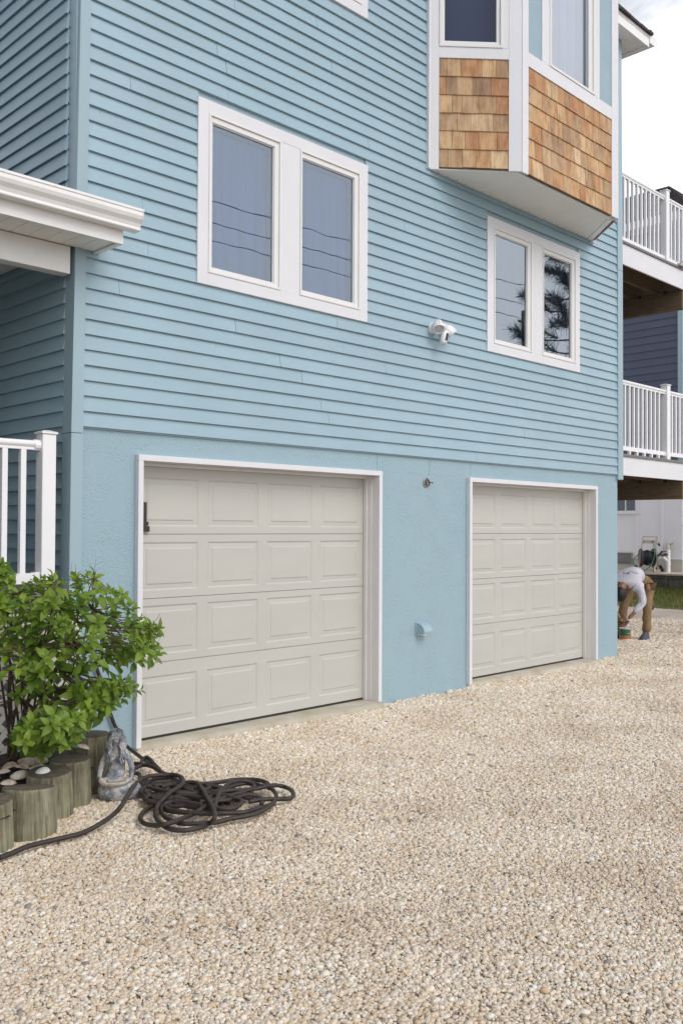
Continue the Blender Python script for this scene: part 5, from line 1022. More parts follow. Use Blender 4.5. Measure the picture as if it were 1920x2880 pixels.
for v_ in shm.vertices: v_.co += Vector((noise.noise(v_.co*9), noise.noise(v_.co*9+Vector((5, 0, 0))), noise.noise(v_.co*14)))*0.012+Vector((0, 0, 1))*0.010*noise.noise(Vector((v_.co.x*34, v_.co.y*12, v_.co.z*12)))
shirt = mesh_obj('shirt', shm, MT['shirt'], PT)
# trousers
V = [(-0.01, 0.115, 0.93), (0.10, 0.095, 0.86), (0.110, 0.02, 0.66), (0.110, -0.01, 0.48), (0.095, 0.03, 0.28), (0.088, 0.055, 0.105), (-0.13, 0.085, 0.86), (-0.20, 0.01, 0.66), (-0.25, -0.02, 0.48), (-0.28, 0.02, 0.28), (-0.30, 0.05, 0.105), (-0.045, -0.02, 0.985)]
E_ = [(0, 1), (1, 2), (2, 3), (3, 4), (4, 5), (0, 6), (6, 7), (7, 8), (8, 9), (9, 10), (0, 11)]
trm = skin_mesh('trousers', V, E_, [0.140, 0.104, 0.086, 0.072, 0.068, 0.070, 0.104, 0.086, 0.072, 0.068, 0.070, 0.11], 0, 2)
for v_ in trm.vertices: v_.co += Vector((noise.noise(v_.co*11), noise.noise(v_.co*11+Vector((3, 0, 0))), noise.noise(v_.co*17)*0.5))*0.014
mesh_obj('trousers', trm, MT['trouser'], PT)
for (x, y, a) in ((0.078, 0.0, -0.1), (-0.305, 0.0, 0.1)):
    b = MB(); P = [(-0.045, 0.10), (-0.05, 0.02), (-0.056, -0.08), (-0.050, -0.14), (-0.02, -0.175), (0.02, -0.175), (0.048, -0.14), (0.054, -0.08), (0.048, 0.02), (0.042, 0.10)]
    q = Matrix.Translation((x, y, 0)) @ Matrix.Rotation(a, 4, 'Z')
    so2 = MB(); so2.prism([q @ Vector((p[0]*1.06, p[1]*1.04, 0.0)) for p in P], (0, 0, 0.028)); so2.build('shoe_sole', MT['sole'], PT, local=True, recalc=True)
    n = len(P); lv = [(0.029, 1.0, 0), (0.060, 0.96, 0), (0.085, 0.80, 0.025), (0.115, 0.62, 0.055), (0.135, 0.55, 0.062)]
    for (z, s_, oy) in lv: b.v += [tuple(q @ Vector((p[0]*s_, p[1]*s_+oy, z))) for p in P]
    b.f = [(k*n+j, k*n+(j+1) % n, (k+1)*n+(j+1) % n, (k+1)*n+j) for k in range(len(lv)-1) for j in range(n)]+[tuple(range((len(lv)-1)*n, len(lv)*n))]
    b.build('shoe', MT['shoe'], PT, smooth=True, local=True)
# print on the back of the shirt, laid on its surface
bvh = BVHTree.FromPolygons([v_.co.copy() for v_ in shm.vertices], [tuple(p.vertices) for p in shm.polygons])
LAT = Vector((0.883, 0.469, 0)); VDIR = Vector((-0.469, 0.883, -0.05)).normalized()
def print_patch(b, quads, eps=0.004):
    for (x0, x1, z0, z1, sk) in quads:
        ok = []; nx, nz = 3, 3
        for j in range(nz+1):
            for i in range(nx+1):
                o_ = LAT*(x0+(x1-x0)*i/nx+sk*j/nz)+Vector((0, 0, z0+(z1-z0)*j/nz))
                hit = bvh.ray_cast(o_-VDIR*2.0, VDIR)
                ok.append(None if hit[0] is None else hit[0]-VDIR*eps)
        if any(k is None for k in ok): continue
        o = len(b.v); b.v += [tuple(k) for k in ok]; b.f += [(o+j*(nx+1)+i, o+j*(nx+1)+i+1, o+(j+1)*(nx+1)+i+1, o+(j+1)*(nx+1)+i) for j in range(nz) for i in range(nx)]
ZO = 0.10
lg = MB(); print_patch(lg, [(-0.335, -0.255, 0.930+ZO, 0.965+ZO, 0.012)])
if lg.f: lg.build('shirt_emblem', MT['logo'], PT, local=True)
lg = MB(); print_patch(lg, [(-0.320+0.019*k, -0.314+0.019*k, 0.940+ZO, 0.956+ZO, 0.006) for k in range(4)], 0.007)
if lg.f: lg.build('shirt_emblem_bars', MT['shirt'], PT, local=True)
lg = MB(); print_patch(lg, [(-0.235+0.016*k, -0.224+0.016*k, 0.970-0.007*k+ZO, 0.983-0.007*k+ZO, 0.0) for k in range(7)])
if lg.f: lg.build('shirt_lettering', MT['ink'], PT, local=True)
# brush held between the hands
q = Matrix.Translation(PT.location) @ Matrix.Rotation(R(-73), 4, 'Z')
b = MB(); b.beam((-0.225, -0.545, 0.315), (-0.150, -0.545, 0.322), 0.05, 0.018); b.beam((-0.150, -0.545, 0.322), (-0.06, -0.535, 0.335), 0.020, 0.016); b.beam((-0.27, -0.545, 0.300), (-0.225, -0.545, 0.312), 0.055, 0.012); b.xf(q)
tag(b.build('paint_brush', MT['black'], bevel=0.003), 'dark paint brush held between the bending person\'s hands', 'paint brush')
CAN = thing('paint_can', 'green and orange paint can with white rims standing at the person\'s feet', 'paint can', (9.27, 0.82, -0.035), R(-45))
r_ = 0.086
def canband(name, z0, z1, mat, rr, parent=CAN): b = MB(); b.lathe([(rr, z0), (rr, z1)], (0, 0, 0), 32); b.f = b.f[:-2]; return b.build(name, MT[mat], parent, smooth=True, local=True)
b = MB(); b.lathe([(r_-0.006, 0.0), (r_-0.002, 0.004), (r_-0.002, 0.196)], (0, 0, 0), 32); b.build('can_wall', MT['can_metal'], CAN, local=True)
canband('label_green', 0.088, 0.184, 'can_green', r_-0.0005); canband('label_orange', 0.036, 0.0875, 'can_orange', r_-0.0005); canband('bottom_band', 0.004, 0.0355, 'can_metal', r_)
b = MB(); b.lathe([(r_+0.002, 0.190), (r_+0.003, 0.200), (r_-0.006, 0.202), (r_-0.008, 0.190), (r_-0.02, 0.186)], (0, 0, 0), 32); b.f = b.f[:-2]; b.build('rim', MT['can_metal'], CAN, smooth=True, local=True)
b = MB(); b.lathe([(r_-0.012, 0.176), (0.0005, 0.177)], (0, 0, 0), 24); b.build('paint', MT['blue_trim'], CAN, local=True)
b = MB(); b.tube([(r_*1.03*math.cos(a), r_*1.03*math.sin(a), 0.165-0.105*math.sin((a-R(190))/R(160)*math.pi)) for a in [R(190+160*k/20) for k in range(21)]], 0.0022, 5); b.build('handle', MT['steel'], CAN, local=True)
def on_can(polys, mat, name, rr):
    b = MB()
    for P in polys:
        o = len(b.v); b.v += [(rr*math.cos(R(a)), rr*math.sin(R(a)), z) for a, z in P]; b.f.append(tuple(range(o, o+len(P))))
    b.build(name, MT[mat], CAN, local=True)
on_can([[(-53, 0.150), (-41, 0.150), (-47, 0.178)]], 'can_metal', 'label_emblem', r_+0.0010)
on_can([[(-48, 0.152), (-46, 0.152), (-47, 0.165)]], 'can_green', 'label_emblem', r_+0.0022)
on_can([[(-72, 0.139), (-24, 0.139), (-24, 0.144), (-72, 0.144)]]+[[(-74+8*k, 0.116), (-68+8*k, 0.116), (-68+8*k, 0.130), (-74+8*k, 0.130)] for k in range(7)]+[[(-74, 0.098), (-24, 0.098), (-24, 0.105), (-74, 0.105)]], 'can_metal', 'label_lettering', r_+0.0012)

# ------------------------------------------------------------------ neighbour's house
NX = 18.5
NH = thing('neighbour_house', 'neighbour\'s house with dark navy siding above a white board-and-batten base', 'house', (NX, 8.0, 0.5))
def wy(u): return 5.745-(u-1750)*0.00996+((u-1750)/168)**2*0.04
Y0 = 4.115
w = MB(); w.box(NX+0.03, NX+9, Y0+0.03, 20, 0.45, 9.7); part(w, 'wall', 'navy', NH)
w = MB(); w.box(NX, NX+0.029, Y0, 20, 0.93, 3.05); part(w, 'wall', 'board_white', NH)
w = MB(); w.box(NX-0.012, NX+0.029, Y0, 20, 0.40, 0.928); part(w, 'foundation', 'greige', NH)
for k in range(9):
    y = wy(1790)+(-1+k)*0.685; b = MB(); b.box(NX-0.022, NX-0.0005, y-0.032, y+0.032, 0.95, 3.045); part(b, 'batten', 'board_white', NH)
b = MB(); b.box(NX-0.03, NX-0.0005, Y0, 20, 0.93, 0.949); part(b, 'water_table', 'board_white', NH)
b = MB(); b.box(NX-0.04, NX+0.029, Y0-0.02, 20, 3.051, 3.19); part(b, 'band_board', 'white', NH)
z = 3.19; k = 0
while z < 9.55:
    h_ = 0.196
    b = MB(); b.hexa([(NX-0.010, Y0+0.11, z), (NX+0.029, Y0+0.11, z), (NX+0.029, 14, z), (NX-0.010, 14, z), (NX+0.012, Y0+0.11, z+h_+0.015), (NX+0.029, Y0+0.11, z+h_+0.015), (NX+0.029, 14, z+h_+0.015), (NX+0.012, 14, z+h_+0.015)]); part(b, 'siding_board', 'navy', NH); z += h_
b = MB(); b.box(NX-0.022, NX+0.03, Y0-0.02, Y0+0.109, 3.191, 9.6); part(b, 'corner_board', 'blue_trim', NH)
yw0, yw1 = wy(1787), wy(1700)
wn = MB(); ring(wn, 0, 1, 0, 1, 0, 1, 0, 1, 0, 1) if False else None
b = MB(); b.box(NX-0.05, NX-0.0006, yw0-0.10, yw1+0.1, 2.085, 2.125); b.box(NX-0.032, NX-0.0006, yw0-0.08, yw0, 2.1255, 3.05); b.box(NX-0.032, NX-0.0006, yw1, yw1+0.08, 2.1255, 3.05); nwin = part(b, 'window', 'white', NH)
b = MB(); b.box(NX-0.024, NX-0.0007, yw0+0.0005, yw1-0.0005, 2.1255, 2.18); b.box(NX-0.024, NX-0.0007, wy(1759)-0.016, wy(1759)+0.016, 2.1805, 3.045); b.box(NX-0.020, NX-0.0007, wy(1759)+0.29, wy(1759)+0.32, 2.1805, 3.045); part(b, 'sash', 'sash', nwin)
b = MB(); b.box(NX-0.012, NX-0.0008, yw0+0.001, yw1-0.001, 2.1802, 3.046); part(b, 'pane', 'dkglass', nwin)
b = MB(); b.box(NX-0.05, NX-0.013, wy(1778), wy(1735), 0.775, 1.075); v_ = part(b, 'foundation_vent', 'vent', NH)
b = MB(); b.box(NX-0.056, NX-0.0505, wy(1774), wy(1739), 0.81, 1.04); part(b, 'louvre', 'deckgrey', v_)
b = MB(); b.box(NX-0.060, NX-0.0565, wy(1774), wy(1739), 1.030, 1.037); b.box(NX-0.060, NX-0.0565, wy(1774), wy(1739), 0.812, 0.820); part(b, 'louvre', 'bronze', v_)
# hipped roof with shingle courses, gutter and fascia
e0, zr0, zr1 = 0.45, 9.62, 12.15
RX, RY0 = NX+4.3, 6.5
cnr = (NX-e0, Y0-e0)
ncr = 16
rf = part_empty('roof', NH)
for k in range(ncr):
    f0, f1 = k/ncr, (k+1)/ncr+0.012; zz = lambda f_: zr0+(zr1-zr0)*f_
    L0 = lambda f_: (cnr[0]+(RX-cnr[0])*f_, cnr[1]+(RY0-cnr[1])*f_)
    (xa, ya), (xb, yb) = L0(f0), L0(min(1, f1))
    b = MB(); b.hexa([(xa, ya, zz(f0)+0.03), (xa, 20, zz(f0)+0.03), (xb, 20, zz(f1)), (xb, yb, zz(f1)), (xa-0.01, ya-0.01, zz(f0)+0.075), (xa-0.01, 20, zz(f0)+0.075), (xb, 20, zz(f1)+0.03), (xb, yb, zz(f1)+0.03)][0:8]); part(b, 'shingle_course', 'roof', rf, recalc=True)
    b = MB(); b.hexa([(xa, ya, zz(f0)+0.03), (NX+9.4-(xa-cnr[0]), ya, zz(f0)+0.03), (NX+9.4-(xb-cnr[0]), yb, zz(f1)), (xb, yb, zz(f1)), (xa, ya-0.01, zz(f0)+0.075), (NX+9.4-(xa-cnr[0]), ya-0.01, zz(f0)+0.075), (NX+9.4-(xb-cnr[0]), yb, zz(f1)+0.03), (xb, yb, zz(f1)+0.03)]); part(b, 'shingle_course', 'roof', rf, recalc=True)
b = MB(); b.box(cnr[0]-0.02, NX+0.029, cnr[1], 20, zr0-0.18, zr0+0.025); part(b, 'fascia', 'white', rf)
b = MB(); b.box(NX+0.03, NX+9.4, cnr[1], Y0+0.03, zr0-0.18, zr0+0.025); part(b, 'fascia', 'white', rf)
b = MB(); b.hexa([(RX-0.3, RY0, zr1-0.3), (RX+0.8, RY0, zr1-0.3), (RX+0.8, 20, zr1-0.3), (RX-0.3, 20, zr1-0.3), (RX-0.05, RY0, zr1+0.04), (RX+0.55, RY0, zr1+0.04), (RX+0.55, 20, zr1+0.04), (RX-0.05, 20, zr1+0.04)]); part(b, 'ridge', 'roof', rf)

# ------------------------------------------------------------------ raised bed, retaining wall, grass
b = MB(); vs, fs = grid_mesh([17.05+0.15*i for i in range(11)], [1.0+0.3*j for j in range(31)], lambda x, y: 0.615+0.02*noise.noise(Vector((x*3, y*3, 2)))); b.add(vs, fs); structure(b.build('gravel_bed', MT['gravel'], smooth=True))
RW = thing('retaining_wall', 'low dark block retaining wall with pale caps beyond the grass', 'wall', (17.0, 4.5, 0.1))
rng = random.Random(12)
for (z0, z1, mat, dx, ln, nm) in ((0.02, 0.285, 'block', 0.02, 0.44, 'block'), (0.29, 0.515, 'block', 0.0, 0.44, 'block'), (0.52, 0.595, 'block', -0.01, 0.60, 'block'), (0.597, 0.64, 'blockcap', -0.05, 0.60, 'cap_block')):
    y = 1.0-rng.uniform(0, 0.4)
    while y < 10.0:
        j = rng.uniform(-0.006, 0.006); b = MB(); b.box(16.92+dx+j, 17.08, y+0.004, y+ln-0.004, z0+0.003, z1-0.003); part(b, nm, mat, RW, bevel=0.008); y += ln
b = MB(); vs, fs = grid_mesh([15.25+0.2*i for i in range(10)], [0.0+0.4*j for j in range(26)], lambda x, y: -0.075+0.30*min(1, max(0, (x-15.25)/1.7))**0.8+0.02*noise.noise(Vector((x*2, y*2, 5)))); b.add(vs, fs); structure(b.build('grass_bank', MT['lawn'], smooth=True))
gb = MB(); rng = random.Random(5)
for i in range(9000):
    x = 15.2+1.75*rng.random()**0.8; y = rng.uniform(1.6, 7.0)
    if noise.noise(Vector((x*2.2, y*2.2, 0)))+rng.random()*0.9+(x-15.2)*0.35 < 0.30: continue
    z = -0.075+0.30*min(1, max(0, (x-15.25)/1.7))**0.8; h_ = rng.uniform(0.05, 0.13)+0.10*max(0, x-16.3); a = rng.uniform(0, 6.28); lx, ly = 0.05*math.cos(a), 0.05*math.sin(a); wx, wy_ = 0.006*math.sin(a+0.6), -0.006*math.cos(a+0.6)
    gb.add([(x-wx, y-wy_, z), (x+wx, y+wy_, z), (x+lx*0.4+wx*0.6, y+ly*0.4+wy_*0.6, z+h_*0.6), (x+lx*0.4-wx*0.6, y+ly*0.4-wy_*0.6, z+h_*0.6), (x+lx, y+ly, z+h_)], [(0, 1, 2, 3), (3, 2, 4)])
g_ = gb.build('grass', MT['grass']); g_['kind'] = 'stuff'
b = MB(); b.ball((14.88, 3.19, -0.01), 0.09, 10, 7, (1.1, 0.9, 0.75)); b.v = [(p[0]+0.02*noise.noise(Vector(p)*9), p[1], p[2]+0.03*noise.noise(Vector(p)*7)) for p in b.v]
tag(b.build('stone', MT['dark_stone']), 'dark stone lying on the gravel just in front of the grass', 'stone')

# ------------------------------------------------------------------ hose reel cart and standpipe on the raised bed
HC = thing('hose_reel_cart', 'tan hose reel cart with a green hose loop standing on the raised gravel bed', 'hose reel cart', (17.75, 4.62, 0.62), R(-45))
K = 0.00110
def hp(a, b_, y=0.0): return ((a-830)*K, y, (950-b_)*K)
def hpart(b, name, mat, smooth=False, parent=HC): return b.build(name, MT[mat], parent, smooth=smooth, local=True)
b = MB(); b.beam(hp(700, 135, 0.05), hp(515, 880, -0.16), 0.03, 0.03, (0, 1, 0)); hpart(b, 'side_rail', 'tan_plastic')
b = MB(); b.beam(hp(1005, 135, 0.05), hp(885, 950, -0.16), 0.042, 0.03, (0, 1, 0)); hpart(b, 'side_rail', 'tan_plastic')
b = MB(); b.beam(hp(975, 480, 0.0), hp(1075, 830, 0.12), 0.05, 0.03, (0, 1, 0)); hpart(b, 'leg', 'tan_plastic')
b = MB(); b.beam(hp(590, 480, 0.0), hp(640, 830, 0.12), 0.05, 0.03, (0, 1, 0)); hpart(b, 'leg', 'tan_plastic')
b = MB(); b.tube([hp(705, 150, 0.05), hp(760, 140, 0.055), hp(940, 140, 0.055), hp(1000, 155, 0.05)], 0.012, 8); hpart(b, 'handle', 'tan_plastic', True)
b = MB(); x0, _, z0 = hp(700, 295); x1, _, z1 = hp(985, 222); b.box(x0, x1, -0.02, 0.10, z0, z1); hpart(b, 'tray', 'tan_plastic')
b = MB(); x0, _, z0 = hp(590, 950); x1, _, z1 = hp(1030, 885); b.box(x0, x1, -0.12, 0.05, z0, z1); hpart(b, 'base_bar', 'tan_plastic')
ctr = Vector(hp(760, 620, -0.03))
b = MB()
for k in range(9):
    rr = 0.185-0.012*abs(k-4); x = ctr.x-0.125+k*0.031
    b.tube([(x+0.004*math.sin(i), ctr.y+rr*math.sin(i*math.pi/10), ctr.z+rr*math.cos(i*math.pi/10)) for i in range(21)], 0.017, 7, False)
hpart(b, 'wound_hose', 'wire', True)
for sx in (-0.155, 0.150):
    b = MB(); b.lathe([(0.05, -0.008), (0.225, -0.010), (0.232, 0.0), (0.225, 0.010), (0.05, 0.008)], (0, 0, 0), 28); b.xf(Matrix.Translation((ctr.x+sx, ctr.y, ctr.z)) @ Matrix.Rotation(R(90), 4, 'Y')); hpart(b, 'drum_flange', 'bronze', True)
b = MB(); b.beam(hp(985, 590, -0.08), hp(1095, 470, -0.08), 0.05, 0.02, (0, 1, 0)); b.tube([hp(1090, 478, -0.09), hp(1185, 476, -0.09)], 0.012, 8); hpart(b, 'crank', 'bronze')
for (a, y) in ((1105, 0.02), (1000, 0.16), (580, 0.16)):
    b = MB(); b.lathe([(0.02, -0.022), (0.082, -0.024), (0.092, -0.012), (0.092, 0.012), (0.082, 0.024), (0.02, 0.022)], (0, 0, 0), 24); c = hp(a, 862, y); b.xf(Matrix.Translation((c[0], c[1], 0.094)) @ Matrix.Rotation(R(65), 4, 'Y')); wl = hpart(b, 'wheel', 'black', True)
    b = MB(); b.lathe([(0.001, 0.026), (0.024, 0.0245)], (0, 0, 0), 14); b.xf(Matrix.Translation((c[0], c[1], 0.094)) @ Matrix.Rotation(R(65), 4, 'Y')); b.build('hub', MT['can_metal'], wl, local=True)
b = MB(); b.tube(smooth_path([hp(560, 545, -0.1), hp(470, 580, -0.2), hp(400, 690, -0.22), hp(420, 800, -0.22), hp(500, 870, -0.22), hp(620, 890, -0.22), hp(740, 840, -0.22), hp(830, 700, -0.22), hp(880, 500, -0.2), hp(890, 330, -0.1), hp(905, 240, -0.03)], 0.02), 0.014, 8); hpart(b, 'green_hose', 'green_hose', True)
b = MB(); b.tube(smooth_path([hp(720, 720, -0.21), hp(760, 790, -0.2), hp(840, 770, -0.2), hp(890, 620, -0.2), hp(930, 420, -0.1)], 0.02), 0.015, 8); hpart(b, 'loose_hose', 'wire', True)
b = MB(); b.beam(hp(1020, 300, 0), hp(1060, 350, 0), 0.03, 0.04); b.beam(hp(1040, 275, 0), hp(1040, 330, 0), 0.02, 0.02); hpart(b, 'tap', 'bronze')
SP = thing('standpipe', 'white plastic standpipe with a side branch beside the hose reel cart', 'pipe', (18.15, 4.335, 0.60), R(-45))
b = MB(); b.tube([(0, 0, 0.0), (0, 0, 0.58)], 0.058, 20); b.build('pipe', MT['pvc'], SP, smooth=False, local=True)
b = MB(); b.tube([(0, 0, 0.20), (0, 0, 0.26)], 0.064, 20); b.build('coupling', MT['pvc'], SP, local=True)
b = MB(); b.tube([(0.0, 0, 0.27), (-0.06, -0.02, 0.33), (-0.11, -0.03, 0.37)], [0.040, 0.042, 0.044], 16); b.ball((-0.12, -0.03, 0.375), 0.044, 14, 10); b.build('branch', MT['pvc'], SP, smooth=True, local=True)
b = MB(); b.beam((-0.20, -0.05, 0.445), (-0.03, -0.05, 0.46), 0.05, 0.05); b.beam((-0.12, -0.05, 0.46), (-0.08, -0.05, 0.50), 0.03, 0.02); b.build('valve', MT['bronze'], SP, local=True)
b = MB(); b.tube(smooth_path([(0.10, 0.30, 0.0), (0.10, 0.30, 0.66), (0.13, 0.30, 0.74), (0.26, 0.30, 0.80), (0.36, 0.30, 0.86)], 0.05), 0.05, 14); b.build('downspout', MT['greige'], SP, smooth=True, local=True)

# added unseen building on the left, there to darken and tint the left wall
LH = bpy.data.objects.new('added_side_blocker', None); COL.objects.link(LH); structure(LH)
b = MB(); b.box(-16, -7.4, -2.5, 12, 0, 6.2); structure(part(b, 'wall', 'blocker_wall', LH)); b = MB(); b.prism([(-16.4, -2.9, 6.201), (-7.0, -2.9, 6.201), (-11.7, -2.9, 8.8)], (0, 15.3, 0)); structure(part(b, 'roof', 'roof', LH, recalc=True))
# ------------------------------------------------------------------ conifers, and the pole and wires that the windows mirror
def tuft(b, c, d, n, L_, spread, rng, w=0.006):
    c = Vector(c); d = Vector(d).normalized()
    for i in range(n):
        t_ = rng.uniform(-0.5, 0.5); v_ = Vector((rng.uniform(-1, 1), rng.uniform(-1, 1), rng.uniform(-1, 1))); v_ = (d*0.6+v_*spread).normalized(); s_ = v_.cross(Vector((rng.uniform(-1, 1), rng.uniform(-1, 1), rng.uniform(-1, 1)))).normalized()*w
        p = c+d*t_*L_*1.2; l = L_*rng.uniform(0.6, 1.1); b.add([p-s_, p+s_, p+v_*l], [(0, 1, 2)])
def conifer(name, label, loc, h, rad, z0, ntuft, nn, L_, seed, w):
    T = thing(name, label, 'tree', loc); rng = random.Random(seed); x, y, z = loc
    b = MB(); b.tube([(x, y, z-0.1), (x+0.05, y, z+h*0.5), (x, y+0.05, z+h*0.97)], [0.035*h*0.4, 0.025*h*0.4, 0.01], 9); part(b, 'trunk', 'bark', T, smooth=True)
    b = MB(); br = MB()
    for i in range(ntuft):
        f = (i+0.5)/ntuft; zz = z+z0+(h-z0)*f; a = i*2.399+rng.uniform(-.3, .3); r = rad*(1-f**1.4)*rng.uniform(0.55, 1.05)+0.08
        e = Vector((x+r*math.cos(a), y+r*math.sin(a), zz+0.12*r)); br.tube([(x, y, zz-0.1*r), ((x+e.x)/2, (y+e.y)/2, zz-0.05*r), e], [0.022, 0.016, 0.008], 5, False)
        for k in range(4):
            q = Vector((x, y, zz-0.1*r)).lerp(e, 0.35+0.65*k/3); tuft(b, q+Vector((rng.uniform(-1, 1), rng.uniform(-1, 1), rng.uniform(-.4, .6)))*0.12*r, (e.x-x, e.y-y, 0.5*r), nn, L_, 0.75, rng, w)
    part(br, 'limbs', 'bark', T); part(b, 'crown', 'conifer', T, kind='stuff'); return T
conifer('evergreen_tree', 'dark evergreen whose branch tip pokes in at the right picture edge', (16.75, 2.32, 0.10), 2.5, 0.85, 1.45, 24, 46, 0.14, 3, 0.012)
conifer('pine_tree', 'tall long-needled pine mirrored in the far window', (14.9, -5.15, -0.05), 9.0, 2.3, 3.0, 52, 90, 0.36, 9, 0.008)
PO = thing('utility_pole', 'wooden utility pole mirrored at the edge of the far window', 'utility pole', (32.2, -18.0, 0))
b = MB(); b.tube([(32.2, -18, -0.3), (32.2, -18, 11.9)], [0.17, 0.12], 12); part(b, 'pole', 'pole', PO); b = MB(); b.box(31.7, 32.7, -18.08, -17.96, 11.3, 11.40); part(b, 'crossarm', 'pole', PO)
for i, (z, dz) in enumerate(((13.1, 1.3), (12.2, 0.9), (11.5, 0.7))):
    b = MB(); n = 30; b.tube([(-18+50.2*k/n, -18.0, z-dz*4*(k/n)*(1-k/n)*0.6) for k in range(n+1)], 0.014, 6); tag(b.build('overhead_wire', MT['wire']), ('topmost', 'middle', 'lowest')[i]+' overhead wire running to the utility pole, mirrored in the windows', 'wire', 'overhead wires')

# ------------------------------------------------------------------ loose pebbles over the gravel: instances scattered by geometry nodes
pc = bpy.data.collections.new('pebble_shapes')
for i in range(10):
    bm = bmesh.new(); bmesh.ops.create_icosphere(bm, subdivisions=2, radius=1.0); rr = random.Random(i*5+1); sx_, sy_, sz_ = rr.uniform(0.9, 1.35), rr.uniform(0.75, 1.0), rr.uniform(0.50, 0.78); o = Vector((i*7.0, 3, 1))
    for v_ in bm.verts:
        k = 1+0.22*noise.noise(v_.co*1.1+o)+0.07*noise.noise(v_.co*2.6+o); v_.co = Vector((v_.co.x*sx_*k, v_.co.y*sy_*k, v_.co.z*sz_*k))
    me = bpy.data.meshes.new('pebble'); bm.to_mesh(me); bm.free(); me.shade_smooth(); me.materials.append(MT['pebble']); ob = bpy.data.objects.new('pebble', me); pc.objects.link(ob)
# carrier sheet: cells of ground the camera (or one a step aside) can see
cells = MB(); dens = []; size = []
f2 = Vector((fw.x, fw.y)).normalized(); r2 = Vector((rt.x, rt.y)).normalized(); c2 = Vector((CAM_LOC.x, CAM_LOC.y)); cs = 0.1
i = 0
d = 2.35
while d < 17.5:
    step = 0.12 if d < 6 else 0.25
    half = 0.375*(d+step)+0.45
    l = -half
    while l < half:
        p = c2+f2*(d+step/2)+r2*(l+step/2)
        inside = (-0.5 < p.x < 7.52 and p.y > 0.04) or p.x > 15.35 or (p.x < -0.5 and p.y > -0.25) or (p.x < -1.0 and p.y > -0.9)
        if not inside:
            q = [c2+f2*d+r2*l, c2+f2*d+r2*(l+step), c2+f2*(d+step)+r2*(l+step), c2+f2*(d+step)+r2*l]
            cells.add([(v_.x, v_.y, gz(v_.x, v_.y)+0.004) for v_ in q], [(3, 2, 1, 0)])
            k = 1.0 if d < 4.5 else 1.0+0.11*(d-4.5); size.append(k); dens.append(12500/k**1.9)
        l += step
    d += step
po = cells.build('gravel_pebbles', MT['pebble'], kind='stuff')
for nm, data in (('dens', dens), ('size', size)):
    at = po.data.attributes.new(nm, 'FLOAT', 'FACE'); at.data.foreach_set('value', data)
ng = bpy.data.node_groups.new('scatter_pebbles', 'GeometryNodeTree')
ng.interface.new_socket('Geometry', in_out='INPUT', socket_type='NodeSocketGeometry'); ng.interface.new_socket('Geometry', in_out='OUTPUT', socket_type='NodeSocketGeometry')
A = lambda t_: ng.nodes.new(t_); K_ = ng.links.new
gi, go = A('NodeGroupInput'), A('NodeGroupOutput'); dp = A('GeometryNodeDistributePointsOnFaces'); dp.distribute_method = 'RANDOM'
na = A('GeometryNodeInputNamedAttribute'); na.data_type = 'FLOAT'; na.inputs['Name'].default_value = 'dens'
ns = A('GeometryNodeInputNamedAttribute'); ns.data_type = 'FLOAT'; ns.inputs['Name'].default_value = 'size'
K_(gi.outputs[0], dp.inputs['Mesh']); K_(na.outputs['Attribute'], dp.inputs['Density'])
iop = A('GeometryNodeInstanceOnPoints'); ci = A('GeometryNodeCollectionInfo'); ci.inputs['Collection'].default_value = pc; ci.inputs['Separate Children'].default_value = True; ci.inputs['Reset Children'].default_value = True
def rv(dt, mn, mxx, seed):
    n = A('FunctionNodeRandomValue'); n.data_type = dt
    ins = [s_ for s_ in n.inputs if s_.enabled]
    for s_ in ins:
        if s_.name == 'Min': s_.default_value = mn
        if s_.name == 'Max': s_.default_value = mxx
        if s_.name == 'Seed': s_.default_value = seed
    return n, [s_ for s_ in n.outputs if s_.enabled][0]
_, orot = rv('FLOAT_VECTOR', (-0.35, -0.35, 0.0), (0.35, 0.35, 6.283), 1)
_, osc = rv('FLOAT', 0.0, 1.0, 2)
pw = A('ShaderNodeMath'); pw.operation = 'POWER'; pw.inputs[1].default_value = 2.1; K_(osc, pw.inputs[0])
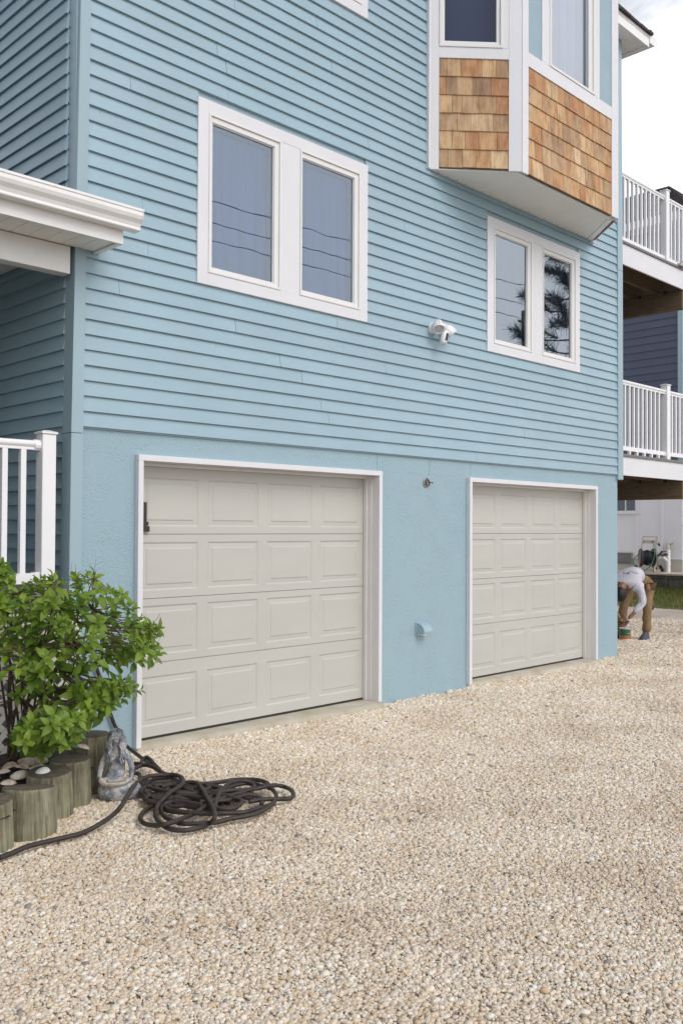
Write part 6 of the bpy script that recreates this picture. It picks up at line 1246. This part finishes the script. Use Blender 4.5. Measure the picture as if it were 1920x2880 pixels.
ma = A('ShaderNodeMath'); ma.operation = 'MULTIPLY_ADD'; ma.inputs[1].default_value = 0.0076; ma.inputs[2].default_value = 0.0048; K_(pw.outputs[0], ma.inputs[0])
mp2 = A('ShaderNodeMath'); mp2.operation = 'POWER'; mp2.inputs[1].default_value = 45.0; K_(osc, mp2.inputs[0])
mb = A('ShaderNodeMath'); mb.operation = 'MULTIPLY_ADD'; mb.inputs[1].default_value = 0.006; K_(mp2.outputs[0], mb.inputs[0]); K_(ma.outputs[0], mb.inputs[2])
ms = A('ShaderNodeMath'); ms.operation = 'MULTIPLY'; K_(mb.outputs[0], ms.inputs[0]); K_(ns.outputs['Attribute'], ms.inputs[1])
_, ooff = rv('FLOAT_VECTOR', (0, 0, -0.003), (0, 0, 0.008), 3)
sp_ = A('GeometryNodeSetPosition'); K_(dp.outputs['Points'], sp_.inputs['Geometry']); K_(ooff, sp_.inputs['Offset'])
K_(sp_.outputs[0], iop.inputs['Points']); K_(ci.outputs[0], iop.inputs['Instance']); iop.inputs['Pick Instance'].default_value = True
K_(orot, iop.inputs['Rotation']); K_(ms.outputs[0], iop.inputs['Scale']); K_(iop.outputs[0], go.inputs[0])
md = po.modifiers.new('scatter', 'NODES'); md.node_group = ng

# dry leaf crumbs and twigs strewn on the gravel
db = MB(); rng = random.Random(77)
for i in range(150):
    d = 2.6+8.5*rng.random(); l = rng.uniform(-0.37, 0.37)*d; p = c2+f2*d+r2*l
    if (p.y > -0.15 and p.x > -0.6) or (p.x < -0.7 and p.y > -1.4): continue
    a = rng.uniform(0, 6.28); w_ = rng.uniform(0.006, 0.016); z = gz(p.x, p.y)+0.019
    u_ = Vector((math.cos(a)*w_, math.sin(a)*w_, rng.uniform(-.004, .004))); v_ = Vector((-math.sin(a)*w_*0.5, math.cos(a)*w_*0.5, rng.uniform(-.003, .006))); c = Vector((p.x, p.y, z))
    db.add([c-u_, c-v_+Vector((0, 0, .003)), c+u_, c+v_], [(0, 1, 2, 3)])
db.build('leaf_litter', MT['bark'], kind='stuff')
